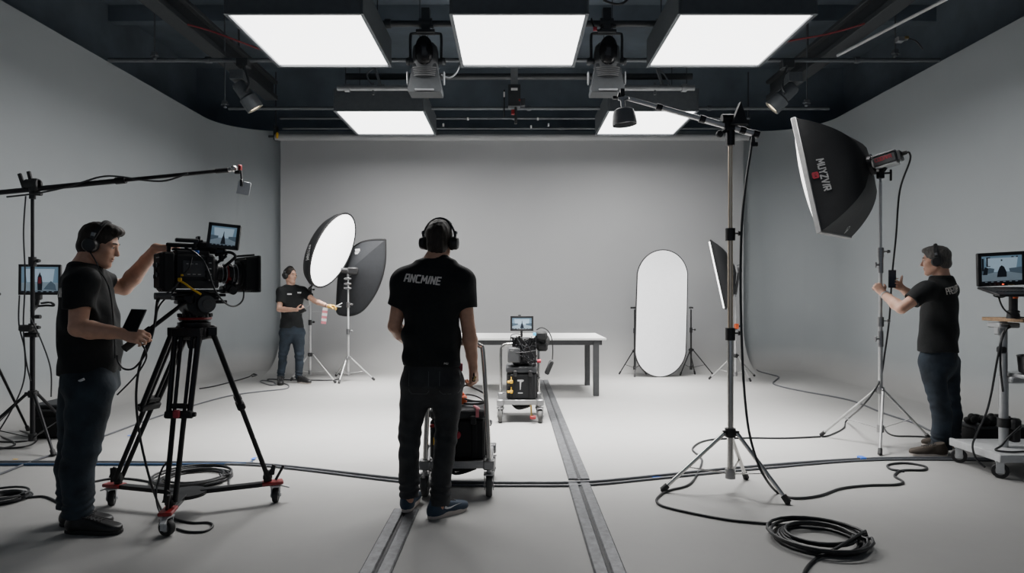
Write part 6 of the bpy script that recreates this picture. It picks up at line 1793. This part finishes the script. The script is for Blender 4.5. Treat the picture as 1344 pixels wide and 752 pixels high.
cl = dict(torso=[sec(118, 489, .178, .148, YL, yw), sec(119, 468, .180, .152, YL, yw), sec(119, 440, .182, .150, YL, yw), sec(118, 412, .192, .138, YL, yw), sec(115, 388, .203, .120, YL, yw), sec(113, 368, .195, .100, YL, yw), sec(112, 357, .155, .082, YL, yw), sec(112, 350, .10, .07, YL, yw)],
    hips=[sec(119, 470, .165, .130, YL, yw), sec(119, 490, .172, .140, YL, yw), sec(119, 508, .176, .142, YL, yw), sec(118, 524, .13, .100, YL, yw), sec(116, 540, .05, .04, YL, yw)],
    sleeve=.60, sr=.078, seed=3, jeans='denim', legs=(.118, .110, .088, .084, .080, .080))
b1, sh1, bv1, je1, bj1, Bh1 = person('man at left in black t-shirt and jeans, side on, hands on camera and pan bar', J, dict(skin='skinA', hair='hairDark', style='quiff', arm=1.12, neck=.066, jaw=1.08), cl)
headphones('black headphones on the man at left beside the tripod camera', J['head'], Bh1, .01)
shoe(b1, G(86, 699) + V((0, 0, 0)), (1, -.04, 0), .33, 'leather', 'soleB', 'leather')
shoe(b1, G(79, 690), (1, .03, 0), .30, 'leather', 'soleB', 'leather')
# phone held with the pan bar
def phone(c, u, v, label, w_=.075, h_=.15, lit=False):
    u, v = V(u).normalized(), V(v).normalized(); v = (v - u*v.dot(u)).normalized(); n = u.cross(v)
    rot = Matrix((u, v, n)).transposed()
    t = thing('phone', c, label, 'phone')
    mb = MB(); mb.box(c, (w_, h_, .010), rot, .004); part('phone_body', mb, M['black'], t)
    mb = MB(); mb.box(V(c) + n*.0052, (w_ - .008, h_ - .014, .001), rot, .0004); part('phone_screen', mb, M['screendark'] if lit else M['gloss'], t)
    return t
phone(W(176, 420.5, 3.60), (1, .05, -.04), (.40, .70, .80), 'black phone held by the man at left above the pan bar', .085, .155)
mb = MB(); c = J['head']; r, f, u = Bh1
mb.tube([c + r*.10 - u*.05, W(127, 345, 3.66), W(131, 356, 3.66), W(138, 366, 3.66), W(143, 378, 3.64), W(147, 400, 3.66), W(150, 440, 3.67), W(151, 470, 3.68)], .004, 6, 6)
solo('headphone_cable', mb, M['cable'], 'thin black headphone cable running down the man at left\'s chest', 'cable')
mb = MB(); p = W(80, 384, 3.9); 
def shirt_text(string, bvh, px, py, y, u, v, hgt, wid, shirt, m='shirtink', shear=0, bold=.012, n=None):
    o = W(px, py, y); mb = MB(); mb.strokes(string, o, u, v, hgt, wid, .22 if len(string) < 8 else .15, proj=(bvh, .004), shear=shear); part('lettering', mb, M[m], shirt)
for px in (80.5, 82.5, 85):
    h_ = bv1.ray_cast(V((0, 0, CAMZ)), (W(px, 384, 3.8) - V((0, 0, CAMZ))).normalized())
    if h_[0] is not None:
        n_ = h_[1] if h_[1].y < 0 or h_[1].x < 0 else -h_[1]; u_ = V((0, 0, 1)).cross(n_).normalized()
        mb = MB(); mb.strokes('MINE', h_[0], u_, n_.cross(u_), .045, .10, .22, proj=(bv1, .004)); part('lettering', mb, M['shirtink'], sh1); break
mb = MB(); h_ = bj1.ray_cast(V((0, 0, CAMZ)), (W(107, 499, 3.7) - V((0, 0, CAMZ))).normalized())
if h_[0]:
    mb.box(h_[0], (.035, .010, .014), Matrix.Rotation(R(-25), 3, 'Y'), .003); part('pocket_tag', mb, M['white'], je1)

# ------------------------------------------------------------------ man in the centre, seen from behind
YC = 3.97
J = dict(head=W(577, 317, YC + .02), hfwd=(.16, 1, -.06), hup=(.03, .05, 1), neck=W(572, 340, YC),
    shL=W(531, 368, YC), elL=W(518, 428, YC + .02), wrL=W(545, 458, 4.26), shR=W(606, 371, YC), elR=W(615, 432, YC + .02), wrR=W(621, 482, YC + .06),
    chest=W(568, 400, YC), pelvis=W(566, 486, YC),
    hipL=W(547, 500, YC), knL=W(538, 570, YC + .02), anL=W(537, 645, YC + .03), hipR=W(588, 500, YC), knR=W(585, 574, YC + .02), anR=W(577, 655, YC - .03),
    hands=dict(L=dict(d=(.12, .97, .05), n=(.1, .1, -1), c=((30, 55, 45), (30, 55, 45), (30, 55, 45), (30, 55, 45))),
               R=dict(d=(.05, .20, -.97), n=(-.85, .45, .1), c=((48, 68, 48), (52, 70, 48), (54, 70, 48), (56, 70, 48)), s=1.1, t=((.75, .45, .45), (.85, .05, .5), (.85, -.15, .5)))))
yw = R(-4)
cl = dict(torso=[sec(566, 479, .178, .122, YC, yw), sec(566, 455, .176, .122, YC, yw), sec(566, 425, .172, .116, YC, yw), sec(568, 400, .182, .118, YC, yw), sec(569, 380, .196, .115, YC, yw), sec(570, 364, .190, .098, YC, yw), sec(571, 353, .150, .080, YC, yw), sec(572, 345, .09, .06, YC, yw)],
    hips=[sec(566, 462, .160, .108, YC, yw), sec(566, 485, .170, .118, YC, yw), sec(567, 505, .178, .124, YC, yw), sec(567, 518, .135, .09, YC, yw), sec(567, 530, .05, .04, YC, yw)],
    sleeve=.56, sr=.074, flare=.98, seed=11, jeans='denimblack', legs=(.094, .086, .068, .064, .060, .060))
b2, sh2, bv2, je2, bj2, Bh2 = person('man in the centre seen from behind in black t-shirt, black jeans and navy sneakers', J, dict(skin='skinA', hair='hairDark', style='crop', arm=1.04, neck=.060), cl)
headphones('black headphones on the central man seen from behind', J['head'], Bh2)
shirt_text('ANCMINE', bv2, 554, 366.5, YC - .12, V((1, 0, -.10)), V((.10, 0, 1)), .042, .215, sh2, shear=.12)
shirt_text('MU', bv2, 585.5, 477, YC - .12, V((1, 0, -.05)), V((.05, 0, 1)), .010, .022, sh2)
for px in (549, 590):
    mb = MB(); mb.strokes('U', W(px, 503, YC - .13), (1, 0, 0), (0, 0, 1), .135, .12, .035, proj=(bj2, .002))
    part('pocket_seam', mb, M['darkgrey'], je2)
s_ = shoe(b2, V((-.655, 3.97, .016)), (.08, 1, 0), .29, 'sneaker', 'soleW', 'navymesh', swoosh=-1)
s_ = shoe(b2, G(562, 682), (.72, .66, 0), .29, 'sneaker', 'soleW', 'navymesh', swoosh=1)
mb = MB(); p = W(622, 493, YC + .02); mb.ring(p, (1, .2, 0), .016, .003, 16, 6); mb.box(p + V((.0, -.01, -.02)), (.02, .03, .03), bev=.006); mb.mi = 1; mb.box(p + V((.005, -.02, -.015)), (.012, .012, .03), Matrix.Rotation(R(30), 3, 'Y'), .002)
solo('key_bunch', mb, [M['black'], M['gold']], 'small dark bunch of keys in the central man\'s right hand', 'keys')
mb = MB(); p = W(605, 482, YC + .03)
mb.box(p, (.02, .03, .05), bev=.006); part('red_pocket_clip', mb, M['redink'], je2)

# ------------------------------------------------------------------ man at the right, holding the silver stand
YR = 5.62
J = dict(head=W(1228, 342, YR), hfwd=(-.80, .58, -.08), hup=(-.06, .03, 1), neck=W(1236, 366, YR),
    shL=W(1217, 380, 5.46), elL=W(1183, 405, 5.45), wrL=W(1159, 385, 5.70), shR=W(1245, 381, 5.82), elR=W(1206, 396, 5.98), wrR=W(1183, 377.5, 5.82),
    chest=W(1234, 405, YR), pelvis=W(1232, 466, YR),
    hipL=W(1222, 472, 5.57), knL=W(1232, 526, 5.50), anL=W(1236, 583, 5.53), hipR=W(1244, 472, 5.70), knR=W(1246, 526, 5.72), anR=W(1249, 578, 5.76),
    hands=dict(L=dict(d=(-.30, .55, .75), n=(.35, .80, -.4), c=((40, 60, 45), (42, 60, 45), (45, 60, 45), (48, 60, 45)), t=((.6, .7, .3), (.7, .4, .6), (.7, .2, .7)), s=1.0),
               R=dict(d=(-.85, -.25, .35), n=(-.25, -.75, .3), c=((30, 50, 40), (32, 50, 40), (34, 50, 40), (36, 50, 40)), t=((.6, .6, .5), (.7, .3, .7), (.7, .0, .7)))))
yw = R(146 - 90 + 0)
yw = math.atan2(.80, .58)     # side axis perpendicular to the way he faces
cl = dict(torso=[sec(1231, 461, .182, .150, YR, yw), sec(1231, 447, .182, .152, YR, yw), sec(1232, 428, .182, .148, YR, yw), sec(1233, 408, .196, .138, YR, yw), sec(1234, 392, .208, .126, YR, yw), sec(1235, 378, .198, .105, YR, yw), sec(1236, 371, .15, .085, YR, yw), sec(1236, 366, .09, .07, YR, yw)],
    hips=[sec(1232, 452, .168, .132, YR, yw), sec(1232, 466, .174, .138, YR, yw), sec(1233, 479, .172, .130, YR, yw), sec(1234, 489, .13, .095, YR, yw), sec(1235, 500, .05, .04, YR, yw)],
    sleeve=.62, sr=.076, seed=23, jeans='denim2', legs=(.098, .090, .076, .074, .072, .074))
b3, sh3, bv3, je3, bj3, Bh3 = person('grey haired man at right holding the silver stand and a phone', J, dict(skin='skinB', hair='hairGrey', style='grey', arm=1.08, neck=.064), cl)
headphones('black headphones on the grey haired man at right', J['head'], Bh3)
shirt_text('PAEZUXAPI', bv3, 1254, 380, 5.45, V((.93, .36, .16)), V((-.10, -.1, 1)), .050, .20, sh3)
hl = G(1243, 599)
shoe(b3, hl, (-.98, .12, 0), .29, 'leather', 'soleW', 'suede')
shoe(b3, V((J['anR'].x + .06, 5.76, 0)), (-.95, .2, 0), .29, 'leather', 'soleW', 'suede')
phone(W(1171, 366, 5.75), (.96, .22, 0), (.03, .0, 1), 'black phone held upright by the grey haired man at right', .078, .158, True)
mb = MB(); mb.ring(J['wrL'].lerp(J['elL'], .12), (J['elL'] - J['wrL']).normalized(), .034, .006, 20, 6)
solo('wristband', mb, M['white'], 'pale band round the near wrist of the grey haired man', 'wristband')

# ------------------------------------------------------------------ woman at the back left
YW = 9.97
J = dict(head=W(381, 361.5, YW), hfwd=(.90, -.42, -.05), hup=(0, 0, 1), neck=W(382, 376, YW),
    shR=W(369.5, 382.5, 9.90), elR=W(366.5, 406, 9.82), wrR=W(389, 406.5, 9.62), shL=W(397, 382, 9.96), elL=W(413, 395, 9.84), wrL=W(431, 402, 9.72),
    chest=W(383, 395, YW), pelvis=W(383, 432, YW),
    hipR=W(376, 437, YW - .02), knR=W(371.5, 466, YW - .02), anR=W(368.5, 494, YW), hipL=W(391, 437, YW), knL=W(393, 467, YW - .02), anL=W(392, 495, YW - .02),
    hands=dict(R=dict(d=(.95, -.2, .05), n=(.1, .3, .9), c=((35, 50, 40), (38, 52, 40), (40, 52, 40), (42, 52, 40)), s=.95),
               L=dict(d=(.98, -.1, .0), n=(.1, -.3, -.9), c=((25, 45, 35), (28, 45, 35), (30, 45, 35), (32, 45, 35)), s=.95)))
yw = math.atan2(-.42, -.90)    # chest faces right and towards the camera
yw = R(22)
cl = dict(torso=[sec(383, 430, .175, .125, YW, yw), sec(383, 420, .168, .122, YW, yw), sec(383, 408, .150, .112, YW, yw), sec(383.5, 396, .160, .122, YW, yw), sec(383.5, 388, .172, .122, YW, yw), sec(383, 382, .165, .10, YW, yw), sec(382.5, 378.5, .12, .08, YW, yw), sec(382, 376, .08, .06, YW, yw)],
    hips=[sec(383, 426, .165, .118, YW, yw), sec(383.5, 432, .178, .128, YW, yw), sec(383.5, 438, .182, .130, YW, yw), sec(383.5, 443, .13, .09, YW, yw), sec(383.5, 449, .05, .04, YW, yw)],
    sleeve=.62, sr=.068, seed=31, amp=.005, jeans='denim2', legs=(.098, .086, .066, .060, .054, .052))
b4, sh4, bv4, je4, bj4, Bh4 = person('woman at back left in black t-shirt and jeans reaching toward the bright softbox stand', J, dict(skin='skinB', hair='hairDark', style='bun', fem=True, arm=.92, neck=.052, h=.007, jaw=.95), cl)
headphones('black headphones on the woman at back left', J['head'], Bh4)
for px, py, w_ in ((380, 386, .065), (393, 384, .06)):
    h_ = bv4.ray_cast(V((0, 0, CAMZ)), (W(px, py, 9.9) - V((0, 0, CAMZ))).normalized())
    if h_[0]:
        n_ = h_[1] if h_[1].y < 0 else -h_[1]; u_ = V((0, 0, 1)).cross(n_).normalized(); u_ = u_ if u_.x > 0 else -u_
        mb = MB(); mb.box(h_[0] + n_*.004, (w_, .022, .006), Matrix((u_, n_.cross(u_), n_)).transposed(), .002); part('chest_tag', mb, M['white'], sh4)
shoe(b4, G(368, 503), (.35, -.94, 0), .26, 'leather', 'soleB', 'leather')
shoe(b4, G(391, 502.5), (.88, -.47, 0), .26, 'leather', 'soleW', 'leather')
# yellow glove on her reaching hand
Fg = Field(J['wrL'] - V((.14, .16, .16)), J['wrL'] + V((.26, .16, .16)), .005)
hd_ = J['hands']['L']
Fg.cone(J['wrL'] + V((.005, 0, 0)), J['wrL'] + V((.03, 0, 0)), .030, .03, .01)
hand_sdf(Fg, J['wrL'], hd_['d'], hd_['n'], -1, hd_['c'], 1.0, None, .08, 1.35)
field_part('yellow_glove', Fg, M['glove'], b4)
tip = J['wrL'] + V((.13, -.02, .0))
mb = MB(); mb.beam(tip + V((-.03, -.02, -.01)), tip + V((.09, -.03, .05)), .014, .012); mb.beam(tip + V((-.03, -.02, 0)), tip + V((.075, -.03, -.005)), .014, .012); mb.cyl(tip + V((0, -.04, .005)), tip + V((0, .0, .005)), .008)
solo('white_clip', mb, M['white'], 'small white clip in the woman\'s yellow gloved hand', 'clip')
mb = MB(); p = J['wrR'] + V((.10, -.03, -.015)); mb.box(p, (.11, .035, .06), Matrix.Rotation(R(-25), 3, 'Y'), .01)
solo('handheld_device', mb, M['black'], 'small dark device in the woman\'s near hand', 'device')
mb = MB(); a, b_ = W(427, 404, 9.70), W(424.5, 425, 9.70)
k = 0
for i in range(6):
    mb.mi = i % 2; mb.beam(a.lerp(b_, i/6), a.lerp(b_, (i+1)/6), .075, .006, hint=(0, 1, 0), bev=.001)
solo('barrier_tape', mb, [M['white'], M['pink']], 'red and white striped tape strip hanging from the woman\'s wrist', 'tape')
mb = MB(); mb.ring(J['wrL'].lerp(J['elL'], .12), (J['elL'] - J['wrL']).normalized(), .029, .005, 16, 6)
solo('wristband', mb, M['rubber'], 'dark band round the woman\'s outstretched wrist', 'wristband')
